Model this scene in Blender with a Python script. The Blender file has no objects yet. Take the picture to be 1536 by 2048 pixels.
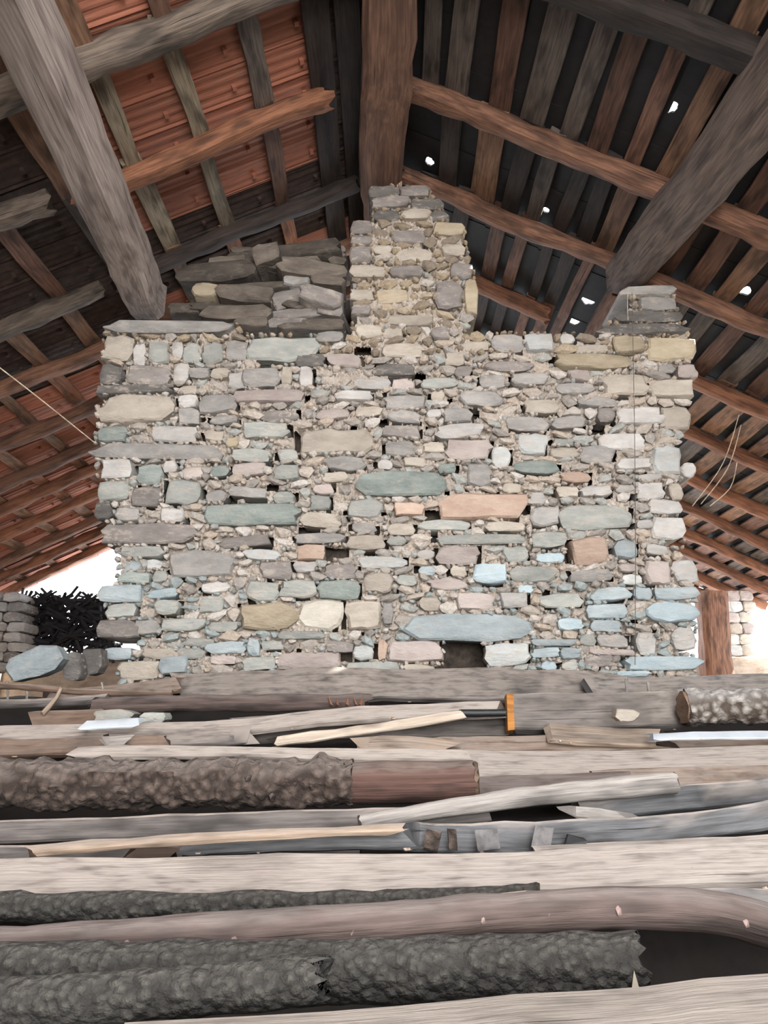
import bpy, bmesh, math, random
import numpy as np
from mathutils import Vector, Matrix, noise

# ------------------------------------------------------------------ camera, world, light, exposure
ZC = 1.1                      # eye height above the attic floor
F = 1500.0                    # focal length in pixels of the 1536 x 2048 frame
PITCH = math.radians(15.2)
CP, SP = math.cos(PITCH), math.sin(PITCH)
scene = bpy.context.scene
col = scene.collection

cam_d = bpy.data.cameras.new('camera')
cam_d.sensor_fit = 'VERTICAL'; cam_d.sensor_height = 36.0; cam_d.lens = F / 2048 * 36
cam_d.clip_start = 0.05
cam = bpy.data.objects.new('camera', cam_d); col.objects.link(cam)
cam.location = (0, 0, ZC); cam.rotation_euler = (math.pi / 2 + PITCH, 0, 0)
scene.camera = cam

world = bpy.data.worlds.new('sky'); scene.world = world; world.use_nodes = True
bg = world.node_tree.nodes['Background']
bg.inputs[0].default_value = (0.86, 0.93, 1.0, 1); bg.inputs[1].default_value = 5.0

def area(name, loc, target, sx, sy, power, color):
    d = bpy.data.lights.new(name, 'AREA'); d.shape = 'RECTANGLE'; d.size = sx; d.size_y = sy
    d.energy = power; d.color = color
    o = bpy.data.objects.new(name, d); col.objects.link(o)
    o.location = loc
    o.rotation_euler = (Vector(target) - Vector(loc)).to_track_quat('-Z', 'Y').to_euler()
    return o
# daylight: a stretch of missing roof on the right slope behind the viewer, plus an added fill lamp at an assumed gable doorway
area('daylight_roof_opening', (1.35, -1.3, ZC + 3.02), (0.55, 1.0, ZC + 1.9), 2.2, 2.4, 150, (1.0, 0.965, 0.92))
area('fill_gable_doorway', (0.6, -4.1, 1.6), (0.0, 4.0, 1.5), 2.6, 1.9, 225, (1.0, 0.97, 0.93))
sun_d = bpy.data.lights.new('low_sun', 'SUN'); sun_d.energy = 26.0; sun_d.angle = 0.01; sun_d.color = (1.0, 0.95, 0.86)
sun = bpy.data.objects.new('low_sun', sun_d); col.objects.link(sun)       # reaches only the ground under the far right eaves
sun.rotation_euler = Vector((-0.72, -0.12, -0.68)).to_track_quat('-Z', 'Y').to_euler()

scene.cycles.max_bounces = 4; scene.cycles.diffuse_bounces = 3; scene.cycles.glossy_bounces = 1; scene.cycles.transmission_bounces = 1
scene.cycles.caustics_reflective = False; scene.cycles.caustics_refractive = False
scene.view_settings.view_transform = 'Standard'
scene.view_settings.look = 'None'
scene.view_settings.exposure = 0.4
scene.view_settings.gamma = 1.0
scene.view_settings.use_curve_mapping = False

# ------------------------------------------------------------------ helpers
R = random.Random(7)
def ray(u, v):
    x = (u - 768) / F; y = (1024 - v) / F
    return Vector((x, CP - y * SP, SP + y * CP))
def at(u, v, Y):
    d = ray(u, v); p = d * (Y / d.y); p.z += ZC
    return p
def mpp(u, v, Y):             # metres per picture pixel at that place
    return Y / ray(u, v).y / F

def tag(o, label=None, cat=None, group=None, kind=None):
    if label: o['label'] = label
    if cat: o['category'] = cat
    if group: o['group'] = group
    if kind: o['kind'] = kind
    return o
WORLD = set()                 # things whose parts are modelled in place
def link(name, me, parent=None, mat=None):
    o = bpy.data.objects.new(name, me); col.objects.link(o)
    if parent is not None:
        o.parent = parent
        if parent.name in WORLD: o.matrix_parent_inverse = Matrix.Translation(-parent.location)
    if mat is not None and me is not None and not me.materials: me.materials.append(mat)
    return o
def empty(name, loc=(0, 0, 0)):
    o = bpy.data.objects.new(name, None); col.objects.link(o); o.location = loc
    o.empty_display_size = 0.1
    return o
def mesh(name, verts, faces, uvs=None, smooth=True, sharp=0.7):
    me = bpy.data.meshes.new(name)
    me.from_pydata([tuple(v) for v in verts], [], faces)
    if uvs:
        ul = me.uv_layers.new(name='UVMap')
        flat = [c for f in uvs for p in f for c in p]
        ul.data.foreach_set('uv', flat)
    me.validate(); me.update()
    if smooth:
        me.polygons.foreach_set('use_smooth', [True] * len(me.polygons))
        me.set_sharp_from_angle(angle=sharp)
    return me
def nz(p, s=1.0, o=0.0):
    return noise.noise(Vector((p[0] * s + o, p[1] * s + o * 1.7, p[2] * s - o)))

def rect_section(w, t, c=None):
    c = min(w, t) * 0.18 if c is None else c
    a, b = w / 2, t / 2
    return [(-a + c, -b), (a - c, -b), (a, -b + c), (a, b - c), (a - c, b), (-a + c, b), (-a, b - c), (-a, -b + c)]
def round_section(r, n=16, sq=0.0):
    out = []
    for i in range(n):
        a = 2 * math.pi * i / n
        k = 1.0 + sq * (1 / max(abs(math.cos(a)), abs(math.sin(a))) - 1)
        out.append((r * k * math.cos(a), r * k * math.sin(a)))
    return out
def resample(pts, step):
    out = [pts[0].copy()]; L = [0.0]
    for a, b in zip(pts, pts[1:]): L.append(L[-1] + (b - a).length)
    tot = L[-1]; n = max(2, int(round(tot / step)))
    res = []
    for i in range(n + 1):
        s = tot * i / n
        k = 0
        while k < len(L) - 2 and s > L[k + 1]: k += 1
        f = (s - L[k]) / max(1e-9, L[k + 1] - L[k])
        p0 = pts[max(k - 1, 0)]; p1 = pts[k]; p2 = pts[k + 1]; p3 = pts[min(k + 2, len(pts) - 1)]
        f2, f3 = f * f, f * f * f
        res.append(0.5 * ((2 * p1) + (p2 - p0) * f + (2 * p0 - 5 * p1 + 4 * p2 - p3) * f2 + (3 * p1 - p0 - 3 * p2 + p3) * f3))
    return res, tot
def sweep(name, pts, section, up=(0, 0, 1), step=0.12, rough=0.0, rfreq=12.0, wob=0.0, taper=(1, 1), seed=0, endrag=0.0, wedge=0.0, sharp=0.7, ridges=0.0):
    """a timber: a cross-section carried along a path, uneven and worn, with a UV that runs along the grain"""
    path, tot = resample([Vector(p) for p in pts], step)
    up = Vector(up).normalized(); n = len(section); rr = random.Random(seed + 11)
    off = rr.uniform(0, 50)
    verts, uvrow = [], []
    per = [0.0]
    for i in range(n): per.append(per[-1] + math.dist(section[i], section[(i + 1) % n]))
    m = len(path)
    rag = [[rr.uniform(-1, 1) * endrag for _ in range(n)] for _ in range(2)]
    for k, p in enumerate(path):
        t = (path[min(k + 1, m - 1)] - path[max(k - 1, 0)]).normalized()
        side = t.cross(up).normalized(); u2 = side.cross(t).normalized()
        f = k / (m - 1); s = taper[0] + (taper[1] - taper[0]) * f
        wx = 1 + wedge * noise.noise(Vector((f * tot * 1.8 + off, 3.1, off))) + wedge * 0.6 * noise.noise(Vector((f * tot * 6 + off, 9.1, off)))
        cx = wob * noise.noise(Vector((f * tot * 1.3, off, 1.0))); cz = wob * noise.noise(Vector((f * tot * 1.3, off, 7.0)))
        for i, (a, b) in enumerate(section):
            q = p + side * (a * s * wx + cx) + u2 * (b * s + cz)
            if rough:
                d = Vector((a, b, 0)); d.normalize()
                h = noise.fractal(Vector((q.x * rfreq + off, q.y * rfreq, q.z * rfreq)), 1.0, 2.0, 3) * rough
                if ridges: h += abs(noise.noise(Vector((f * tot * 9, math.atan2(b, a) * 4, off)))) * ridges
                q = q + side * (d.x * h) + u2 * (d.y * h)
            if k == 0: q = q + t * rag[0][i]
            if k == m - 1: q = q + t * rag[1][i]
            verts.append(q)
        uvrow.append(f * tot)
    faces, uvs = [], []
    o = rr.uniform(0, 20)
    for k in range(m - 1):
        for i in range(n):
            j = (i + 1) % n
            faces.append((k * n + i, k * n + j, (k + 1) * n + j, (k + 1) * n + i))
            uvs.append(((uvrow[k] + o, per[i] + o), (uvrow[k] + o, per[i + 1] + o), (uvrow[k + 1] + o, per[i + 1] + o), (uvrow[k + 1] + o, per[i] + o)))
    faces.append(tuple(range(n - 1, -1, -1))); uvs.append(tuple((section[i][0] + o, section[i][1] * 0.3 + o) for i in range(n - 1, -1, -1)))
    faces.append(tuple((m - 1) * n + i for i in range(n))); uvs.append(tuple((section[i][0] + o, section[i][1] * 0.3 + o) for i in range(n)))
    return mesh(name, verts, faces, uvs, True, sharp)
def box_into(V, Fc, c, hx, hy, hz, rot=None, jit=0.0, rr=R):
    b = len(V)
    for sx in (-1, 1):
        for sy in (-1, 1):
            for sz in (-1, 1):
                p = Vector((sx * hx, sy * hy, sz * hz))
                if jit: p = Vector((p.x * rr.uniform(1 - jit, 1 + jit), p.y * rr.uniform(1 - jit, 1 + jit), p.z * rr.uniform(1 - jit, 1 + jit)))
                if rot is not None: p = rot @ p
                V.append(Vector(c) + p)
    for f in ((0, 1, 3, 2), (4, 6, 7, 5), (0, 4, 5, 1), (2, 3, 7, 6), (0, 2, 6, 4), (1, 5, 7, 3)):
        Fc.append(tuple(b + i for i in f))

# ------------------------------------------------------------------ materials
def lin(c):
    return tuple(((x / 255) / 12.92 if x / 255 <= 0.04045 else ((x / 255 + 0.055) / 1.055) ** 2.4) for x in c)
def grey(c, k=0.5, l=1.0):
    m = sum(c) / 3
    return tuple(min(255, (m + (x - m) * k) * l) for x in c)
class NT:
    def __init__(self, name):
        self.m = bpy.data.materials.new(name); self.m.use_nodes = True
        self.t = self.m.node_tree; self.b = self.t.nodes['Principled BSDF']
    def n(self, typ, **kw):
        x = self.t.nodes.new(typ)
        for k, v in kw.items(): setattr(x, k, v)
        return x
    def l(self, a, b): self.t.links.new(a, b)
    def math(self, op, a, b=None, c=None):
        x = self.n('ShaderNodeMath', operation=op)
        for i, v in enumerate((a, b, c)):
            if v is None: continue
            if isinstance(v, (int, float)): x.inputs[i].default_value = v
            else: self.l(v, x.inputs[i])
        return x.outputs[0]
    def mix(self, f, a, b, blend='MIX'):
        x = self.n('ShaderNodeMix', data_type='RGBA', blend_type=blend)
        for i, v in ((0, f), (6, a), (7, b)):
            if isinstance(v, (int, float)): x.inputs[i].default_value = v
            elif isinstance(v, tuple): x.inputs[i].default_value = (*v[:3], 1)
            else: self.l(v, x.inputs[i])
        return x.outputs[2]
    def noise(self, vec, scale, detail=4, rough=0.6):
        x = self.n('ShaderNodeTexNoise'); x.inputs['Scale'].default_value = scale
        x.inputs['Detail'].default_value = detail; x.inputs['Roughness'].default_value = rough
        if vec is not None: self.l(vec, x.inputs['Vector'])
        return x.outputs['Fac']
    def ramp(self, f, a, b):
        x = self.n('ShaderNodeMapRange'); x.inputs[1].default_value = a; x.inputs[2].default_value = b
        self.l(f, x.inputs[0]); return x.outputs[0]
    def bump(self, h, strength, dist):
        x = self.n('ShaderNodeBump'); x.inputs['Strength'].default_value = strength; x.inputs['Distance'].default_value = dist
        self.l(h, x.inputs['Height']); self.l(x.outputs[0], self.b.inputs['Normal'])
def wood(name, dark, light, dust=0.0, dustc=(182, 171, 162), vary=0.25, grain=1.0, rough=0.85, stain=None):
    dark, light = grey(dark, 0.82, 0.97), grey(light, 0.82, 0.97)
    k = NT(name)
    uv = k.n('ShaderNodeUVMap'); oi = k.n('ShaderNodeObjectInfo')
    mp = k.n('ShaderNodeMapping'); mp.inputs['Scale'].default_value = (1.6, 28 * grain, 1)
    k.l(uv.outputs[0], mp.inputs[0])
    g = k.noise(mp.outputs[0], 3.0, 4, 0.65)
    mp2 = k.n('ShaderNodeMapping'); mp2.inputs['Scale'].default_value = (2.2, 7, 1); k.l(uv.outputs[0], mp2.inputs[0])
    s = k.noise(mp2.outputs[0], 2.0, 2)
    mp3 = k.n('ShaderNodeMapping'); mp3.inputs['Scale'].default_value = (0.8, 40, 1); k.l(uv.outputs[0], mp3.inputs[0])
    cr = k.ramp(k.noise(mp3.outputs[0], 2.0, 2), 0.33, 0.27)
    c = k.mix(k.ramp(g, 0.32, 0.68), lin(dark), lin(light))
    c = k.mix(k.math('MULTIPLY', k.ramp(s, 0.46, 0.66), 0.7), c, lin(stain or tuple(x * 0.5 for x in dark)))
    c = k.mix(k.math('MULTIPLY', cr, 0.75), c, lin(tuple(x * 0.3 for x in dark)))
    v = k.math('MULTIPLY_ADD', oi.outputs['Random'], vary * 2, 1 - vary)
    cmb = k.n('ShaderNodeCombineXYZ')
    for i in range(3): k.l(v, cmb.inputs[i])
    c = k.mix(1.0, c, cmb.outputs[0], 'MULTIPLY')
    if dust:
        ge = k.n('ShaderNodeNewGeometry'); sx = k.n('ShaderNodeSeparateXYZ'); k.l(ge.outputs['Normal'], sx.inputs[0])
        d = k.math('MULTIPLY', k.ramp(sx.outputs[2], 0.35, 0.8), k.math('MULTIPLY', k.ramp(k.noise(mp2.outputs[0], 5, 2), 0.25, 0.55), dust))
        c = k.mix(d, c, lin(dustc))
    k.l(c, k.b.inputs['Base Color']); k.b.inputs['Roughness'].default_value = rough
    k.bump(k.math('SUBTRACT', g, k.math('MULTIPLY', cr, 0.8)), 0.8, 0.006)
    return k.m
def bark(name, dark, light, scale=28, dust=0.35, dustc=(165, 155, 148)):
    k = NT(name)
    tc = k.n('ShaderNodeTexCoord')
    vo = k.n('ShaderNodeTexVoronoi'); vo.inputs['Scale'].default_value = scale; k.l(tc.outputs['Object'], vo.inputs['Vector'])
    nn = k.noise(tc.outputs['Object'], scale * 1.2, 3)
    h = k.math('ADD', vo.outputs['Distance'], nn)
    c = k.mix(k.ramp(h, 0.4, 1.15), lin(light), lin(dark))
    ge = k.n('ShaderNodeNewGeometry'); sx = k.n('ShaderNodeSeparateXYZ'); k.l(ge.outputs['Normal'], sx.inputs[0])
    c = k.mix(k.math('MULTIPLY', k.ramp(sx.outputs[2], 0.2, 0.9), dust), c, lin(dustc))
    k.l(c, k.b.inputs['Base Color']); k.b.inputs['Roughness'].default_value = 0.95
    k.bump(k.math('MULTIPLY', h, -1), 1.0, 0.012)
    return k.m
def stone(name, c1, c2, vary=0.18, scale=9, bumpd=0.006, mort=0.45, rough=0.85):
    k = NT(name)
    tc = k.n('ShaderNodeTexCoord'); oi = k.n('ShaderNodeObjectInfo')
    ad = k.n('ShaderNodeVectorMath', operation='ADD'); k.l(tc.outputs['Object'], ad.inputs[0])
    sc = k.n('ShaderNodeVectorMath', operation='SCALE'); sc.inputs[0].default_value = (37, 51, 23); k.l(oi.outputs['Random'], sc.inputs['Scale'])
    k.l(sc.outputs[0], ad.inputs[1])
    mp = k.n('ShaderNodeMapping'); mp.inputs['Scale'].default_value = (0.7, 1, 1.6); k.l(ad.outputs[0], mp.inputs[0])
    a = k.noise(mp.outputs[0], scale, 3, 0.65)
    b = k.noise(mp.outputs[0], scale * 5, 3, 0.7)
    c = k.mix(k.ramp(a, 0.3, 0.7), lin(c1), lin(c2))
    c = k.mix(k.math('MULTIPLY', k.ramp(k.noise(mp.outputs[0], scale * 1.7, 3, 0.75), 0.54, 0.64), mort), c, lin((196, 184, 172)))
    v = k.math('MULTIPLY_ADD', oi.outputs['Random'], vary * 2, 1 - vary)
    cmb = k.n('ShaderNodeCombineXYZ')
    for i in range(3): k.l(v, cmb.inputs[i])
    c = k.mix(1.0, c, cmb.outputs[0], 'MULTIPLY')
    k.l(c, k.b.inputs['Base Color']); k.b.inputs['Roughness'].default_value = rough
    k.bump(k.math('MULTIPLY_ADD', b, 0.6, a), 1.0, bumpd * 2.2)
    return k.m
def plain(name, c, rough=0.8, scale=20, amp=0.25):
    k = NT(name)
    tc = k.n('ShaderNodeTexCoord'); a = k.noise(tc.outputs['Object'], scale, 4)
    k.l(k.mix(k.ramp(a, 0.3, 0.7), lin(tuple(x * (1 - amp) for x in c)), lin(tuple(min(255, x * (1 + amp)) for x in c))), k.b.inputs['Base Color'])
    k.b.inputs['Roughness'].default_value = rough
    k.bump(a, 0.4, 0.004)
    return k.m

M = {}
# weathered timber
M['beam_grey'] = wood('beam_grey', (142, 124, 116), (196, 180, 170), vary=0.05, stain=(96, 82, 78))
M['beam_dark'] = wood('beam_dark', (92, 76, 68), (140, 120, 110), vary=0.08)
M['beam_brown'] = wood('beam_brown', (104, 70, 54), (160, 116, 92), vary=0.12, stain=(84, 62, 54))
M['rafter_brown'] = wood('rafter_brown', (98, 62, 46), (158, 108, 80), vary=0.25)
M['rafter_orange'] = wood('rafter_orange', (118, 68, 44), (168, 108, 74), vary=0.2)
M['rafter_grey'] = wood('rafter_grey', (92, 78, 68), (140, 122, 106), vary=0.2)
M['board_brown'] = wood('board_brown', (92, 60, 46), (140, 98, 78), vary=0.3)
M['board_grey'] = wood('board_grey', (78, 66, 60), (122, 108, 98), vary=0.3)
M['board_dark'] = wood('board_dark', (44, 34, 30), (72, 58, 52), vary=0.3)
M['board_tan'] = wood('board_tan', (116, 80, 58), (166, 122, 92), vary=0.2)
M['lath_pale'] = wood('lath_pale', (128, 112, 90), (178, 160, 134), vary=0.2)
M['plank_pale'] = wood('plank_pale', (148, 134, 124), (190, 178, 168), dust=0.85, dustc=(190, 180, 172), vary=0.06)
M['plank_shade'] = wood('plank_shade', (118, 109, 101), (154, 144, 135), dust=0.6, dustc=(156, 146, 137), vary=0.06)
M['plank_grey'] = wood('plank_grey', (88, 81, 78), (130, 122, 118), dust=0.75, vary=0.12)
M['plank_bluegrey'] = wood('plank_bluegrey', (72, 73, 76), (118, 118, 121), dust=0.75, vary=0.12)
M['plank_brown'] = wood('plank_brown', grey((112, 78, 58), 0.7), grey((158, 118, 90), 0.7), dust=0.5, vary=0.15)
M['plank_tan'] = wood('plank_tan', grey((150, 116, 88), 0.7), grey((196, 164, 132), 0.7), dust=0.4, vary=0.1)
M['stick_cream'] = wood('stick_cream', (182, 162, 142), (216, 200, 182), vary=0.05)
M['pole_red'] = wood('pole_red', (80, 64, 59), (116, 97, 91), dust=0.5, dustc=(140, 131, 127), vary=0.08)
M['pole_bare'] = wood('pole_bare', (80, 54, 46), (112, 78, 68), dust=0.3, vary=0.06)
M['pole_knot'] = plain('pole_knot', (132, 114, 108), 0.8, 40)
M['pole_white'] = wood('pole_white', (140, 132, 126), (184, 177, 171), dust=0.5, dustc=(192, 186, 180), vary=0.05)
M['bark_flake'] = plain('bark_flake', (112, 110, 110), 0.9, 30)
M['mossy'] = bark('mossy', (46, 44, 42), (86, 84, 79), 60, 0.2, (110, 106, 100))
M['bark'] = bark('bark', (56, 46, 41), (112, 98, 90), 34)
M['bark_white'] = bark('bark_white', (84, 74, 66), (190, 186, 180), 30, 0.4, (214, 212, 210))
M['cut_orange'] = wood('cut_orange', (170, 98, 30), (214, 142, 60), vary=0.05)
M['end_grain'] = wood('end_grain', (120, 92, 72), (168, 138, 112), vary=0.1)
# stone
PAL = {
 'g': ((140, 134, 128), (172, 166, 160)), 'l': ((168, 162, 156), (198, 192, 186)), 'b': ((134, 154, 162), (164, 182, 188)),
 'e': ((140, 146, 138), (172, 174, 164)), 'n': ((116, 136, 128), (152, 166, 156)), 't': ((168, 150, 128), (194, 178, 156)),
 'o': ((168, 142, 100), (196, 172, 130)), 'r': ((122, 110, 104), (152, 140, 132)), 'p': ((170, 146, 138), (194, 174, 164)),
 'd': ((92, 86, 80), (124, 116, 110)), 'a': ((190, 142, 112), (212, 170, 140)), 'c': ((190, 178, 154), (216, 206, 186)),
 'w': ((172, 178, 176), (198, 200, 196)), 'k': ((146, 178, 192), (172, 198, 208))}
for kk, (a, b) in PAL.items():
    a, b = grey(a, 0.52, 1.07), grey(b, 0.52, 1.07)
    M['stone_' + kk] = stone('stone_' + kk, a, b, mort=0.3 if kk in 'bkoan' else 0.5)
M['slab_dark'] = stone('slab_dark', (66, 60, 55), (100, 92, 84), mort=0.1)
M['slab_mid'] = stone('slab_mid', (92, 84, 76), (130, 120, 110), mort=0.1)
def rubble_mat():
    k = NT('mortar_rubble')
    at_ = k.n('ShaderNodeAttribute', attribute_name='Col'); tc = k.n('ShaderNodeTexCoord')
    a = k.noise(tc.outputs['Object'], 60, 4, 0.7)
    c = k.mix(k.ramp(a, 0.25, 0.75), (0.62, 0.6, 0.58), (1.12, 1.12, 1.12))
    k.l(k.mix(1.0, at_.outputs['Color'], c, 'MULTIPLY'), k.b.inputs['Base Color'])
    k.b.inputs['Roughness'].default_value = 0.95
    k.bump(a, 0.8, 0.005)
    return k.m
M['rubble'] = rubble_mat()
def mortar_mat():
    k = NT('mortar')
    tc = k.n('ShaderNodeTexCoord')
    mp = k.n('ShaderNodeMapping'); mp.inputs['Scale'].default_value = (1.3, 1, 0.8); k.l(tc.outputs['Object'], mp.inputs[0])
    a = k.noise(mp.outputs[0], 45, 3, 0.75); b = k.noise(mp.outputs[0], 6, 2)
    c = k.mix(k.ramp(a, 0.25, 0.6), lin((160, 147, 135)), lin((212, 201, 189)))
    c = k.mix(k.math('MULTIPLY', k.ramp(b, 0.45, 0.7), 0.5), c, lin((160, 150, 140)))
    k.l(c, k.b.inputs['Base Color']); k.b.inputs['Roughness'].default_value = 0.98
    k.bump(a, 1.0, 0.012)
    return k.m
M['mortar'] = mortar_mat()
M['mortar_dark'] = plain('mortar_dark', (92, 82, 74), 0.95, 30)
# roof cover, ground and bits
def tile_mat():
    k = NT('clay_tile')
    tc = k.n('ShaderNodeTexCoord'); oi = k.n('ShaderNodeObjectInfo')
    mp = k.n('ShaderNodeMapping'); mp.inputs['Scale'].default_value = (2, 30, 2); k.l(tc.outputs['Object'], mp.inputs[0])
    a = k.noise(mp.outputs[0], 1.5, 5); b = k.noise(tc.outputs['Object'], 9, 4)
    c = k.mix(k.ramp(a, 0.3, 0.7), lin((142, 86, 66)), lin((188, 124, 100)))
    c = k.mix(k.math('MULTIPLY', k.ramp(b, 0.5, 0.75), 0.6), c, lin((140, 104, 88)))
    v = k.math('MULTIPLY_ADD', oi.outputs['Random'], 0.5, 0.7)
    cmb = k.n('ShaderNodeCombineXYZ')
    for i in range(3): k.l(v, cmb.inputs[i])
    k.l(k.mix(1.0, c, cmb.outputs[0], 'MULTIPLY'), k.b.inputs['Base Color']); k.b.inputs['Roughness'].default_value = 0.85
    k.bump(a, 0.5, 0.006)
    return k.m
M['tile'] = tile_mat()
M['slate'] = plain('roof_slate', (30, 28, 29), 0.8, 14)
M['tile_shaded'] = plain('tile_shaded', (58, 44, 38), 0.9, 14, 0.3)  # darker copy of the clay tile, with the shade put into its colour
M['earth'] = plain('earth', (32, 28, 26), 0.98, 12)
M['bounce_ground'] = plain('bounce_ground', (188, 170, 148), 0.95, 10, 0.12)
M['pale_stone_wall'] = stone('pale_stone_wall', (150, 132, 116), (196, 180, 164), scale=6)
M['twig'] = plain('twig', (34, 32, 36), 0.9)
M['string'] = plain('string', (196, 178, 156), 0.8)
M['wire'] = plain('wire', (92, 88, 84), 0.5)
M['chips'] = plain('chips', (176, 158, 140), 0.9, 60, 0.25)
M['white'] = plain('white_scrap', (196, 204, 212), 0.6, 8, 0.06)
M['black'] = plain('black_rod', (30, 32, 34), 0.5)

# ------------------------------------------------------------------ setting: floor, outer walls
def quadbox(name, x0, x1, y0, y1, z0, z1, mat, kind='structure', parent=None):
    V, Fc = [], []; box_into(V, Fc, ((x0 + x1) / 2, (y0 + y1) / 2, (z0 + z1) / 2), (x1 - x0) / 2, (y1 - y0) / 2, (z1 - z0) / 2)
    o = link(name, mesh(name, V, Fc, smooth=False), parent, mat)
    if kind: o['kind'] = kind
    return o
quadbox('floor', -4.9, 4.9, -4.5, 9.6, -0.1, 0.0, M['earth'])
quadbox('wall_left', -4.95, -4.6, -4.2, 9.6, 0, ZC + 1.16, M['pale_stone_wall'])
quadbox('floor_bounce', -4.6, 4.9, 5.2, 9.25, 0.0, ZC - 0.45, M['bounce_ground'])  # unseen raised pale floor, added to bounce sun up to the rafters
# right side wall, low under the far eaves
wr = empty('wall_right'); wr['kind'] = 'structure'
quadbox('masonry', 4.6, 4.95, 5.6, 9.2, 0, ZC + 0.40, M['pale_stone_wall'], None, wr)
quadbox('masonry', 4.6, 4.95, -4.2, 5.6, 0, ZC + 1.16, M['pale_stone_wall'], None, wr)
wf = empty('wall_front'); wf['kind'] = 'structure'     # unseen gable behind the viewer, added to limit sky light; doorway assumed
for (xa, xb, za, zb) in ((-4.95, -0.8, 0, ZC + 1.6), (2.0, 4.95, 0, ZC + 1.6), (-0.8, 2.0, ZC + 1.7, ZC + 3.4), (-0.8, 2.0, 0, 0.6), (-2.6, -0.8, ZC + 1.6, ZC + 2.6), (2.0, 2.6, ZC + 1.6, ZC + 2.4)):
    quadbox('masonry', xa, xb, -4.5, -4.2, za, zb, M['pale_stone_wall'], None, wf)
quadbox('wall_back', -4.95, 4.95, 9.25, 9.6, 0, ZC + 0.68, M['pale_stone_wall'])

# ------------------------------------------------------------------ the stone wall
WY = 4.2
OUT = [(205, 640), (470, 640), (500, 664), (690, 668), (704, 640), (700, 560), (698, 442), (742, 440), (736, 372), (790, 366), (862, 374), (892, 420),
       (900, 440), (930, 442), (938, 500), (950, 540), (955, 625), (940, 660), (1110, 664), (1195, 662), (1225, 628), (1262, 612), (1240, 572), (1352, 574), (1356, 610), (1376, 650),
       (1398, 690), (1386, 725), (1392, 770), (1382, 835), (1368, 865), (1362, 900), (1384, 935), (1362, 965), (1360, 1000), (1360, 1040), (1372, 1080), (1364, 1118),
       (1395, 1165), (1397, 1245), (1390, 1300), (1405, 1345), (1405, 1420), (978, 1420), (972, 1335), (960, 1284), (892, 1284), (888, 1335), (888, 1420), (225, 1420), (232, 1340), (262, 1310), (268, 1275), (212, 1245), (196, 1200), (228, 1160), (230, 1098),
       (200, 1090), (196, 1000), (186, 900), (190, 800), (200, 740)]
wall = empty('wall_stone_partition', (0, WY, 0)); wall['kind'] = 'structure'
CELL = 2
U0, V0, NU, NV = 150, 350, 640, 540
def inside(poly, us, vs):
    res = np.zeros(us.shape, bool); n = len(poly)
    for i in range(n):
        x1, y1 = poly[i]; x2, y2 = poly[(i + 1) % n]
        if y1 == y2: continue
        c = ((y1 > vs) != (y2 > vs)) & (us < (x2 - x1) * (vs - y1) / (y2 - y1) + x1)
        res ^= c
    return res
gu, gv = np.meshgrid(U0 + CELL * np.arange(NU), V0 + CELL * np.arange(NV))
INS = inside(OUT, gu, gv)
OCC = ~INS
def shrink(m, k):
    m = m.copy()
    for _ in range(k):
        a = m.copy(); a[1:] &= m[:-1]; a[:-1] &= m[1:]; a[:, 1:] &= m[:, :-1]; a[:, :-1] &= m[:, 1:]; m = a
    return m
CORE = shrink(INS, 5)

def stone_mesh(name, w, h, proud, depth, rr, n=12, boxy=0.75, rough=0.012, detail=True):
    """a roughly squared rubble stone: outline in x/z, face towards -y"""
    ring = []
    for i in range(n):
        a = 2 * math.pi * (i + 0.5) / n + rr.uniform(-0.12, 0.12)
        c, s = math.cos(a), math.sin(a)
        k = 1 / (abs(c) ** (2 / (1 - boxy * 0.85)) + abs(s) ** (2 / (1 - boxy * 0.85))) ** ((1 - boxy * 0.85) / 2)
        k *= rr.uniform(0.86, 1.08)
        ring.append((c * k * w / 2, s * k * h / 2))
    tilt = rr.uniform(-0.05, 0.05); tz = rr.uniform(-0.09, 0.09)
    V, Fc = [], []
    bev = min(w, h) * 0.07
    def front(x, z): return -proud + tilt * x + tz * z + rr.uniform(-1, 1) * rough * 0.6 * min(1, h / 0.1)
    V += [Vector((x * 0.96, depth, z * 0.96)) for x, z in ring]
    V += [Vector((x, -proud + bev * rr.uniform(0.9, 1.6) + tilt * x + tz * z, z)) for x, z in ring]
    V += [Vector((x - math.copysign(min(abs(x), bev), x), front(x, z), z - math.copysign(min(abs(z), bev), z))) for x, z in ring]
    rows = 3
    if detail:
        V += [Vector((x * 0.5, -proud + tilt * x * .5 + tz * z * .5 - 0.002 + rr.uniform(-1, 1) * rough * 0.3, z * 0.5)) for x, z in ring]; rows = 4
    V.append(Vector((0, -proud - 0.003, 0)))
    for r in range(rows - 1):
        for i in range(n):
            j = (i + 1) % n
            Fc.append((r * n + i, r * n + j, (r + 1) * n + j, (r + 1) * n + i))
    c = rows * n
    for i in range(n): Fc.append(((rows - 1) * n + i, (rows - 1) * n + (i + 1) % n, c))
    Fc.append(tuple(range(n - 1, -1, -1)))
    Fc = [tuple(reversed(f)) for f in Fc]
    me = mesh(name, V, Fc, sharp=0.6)
    return me
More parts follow.
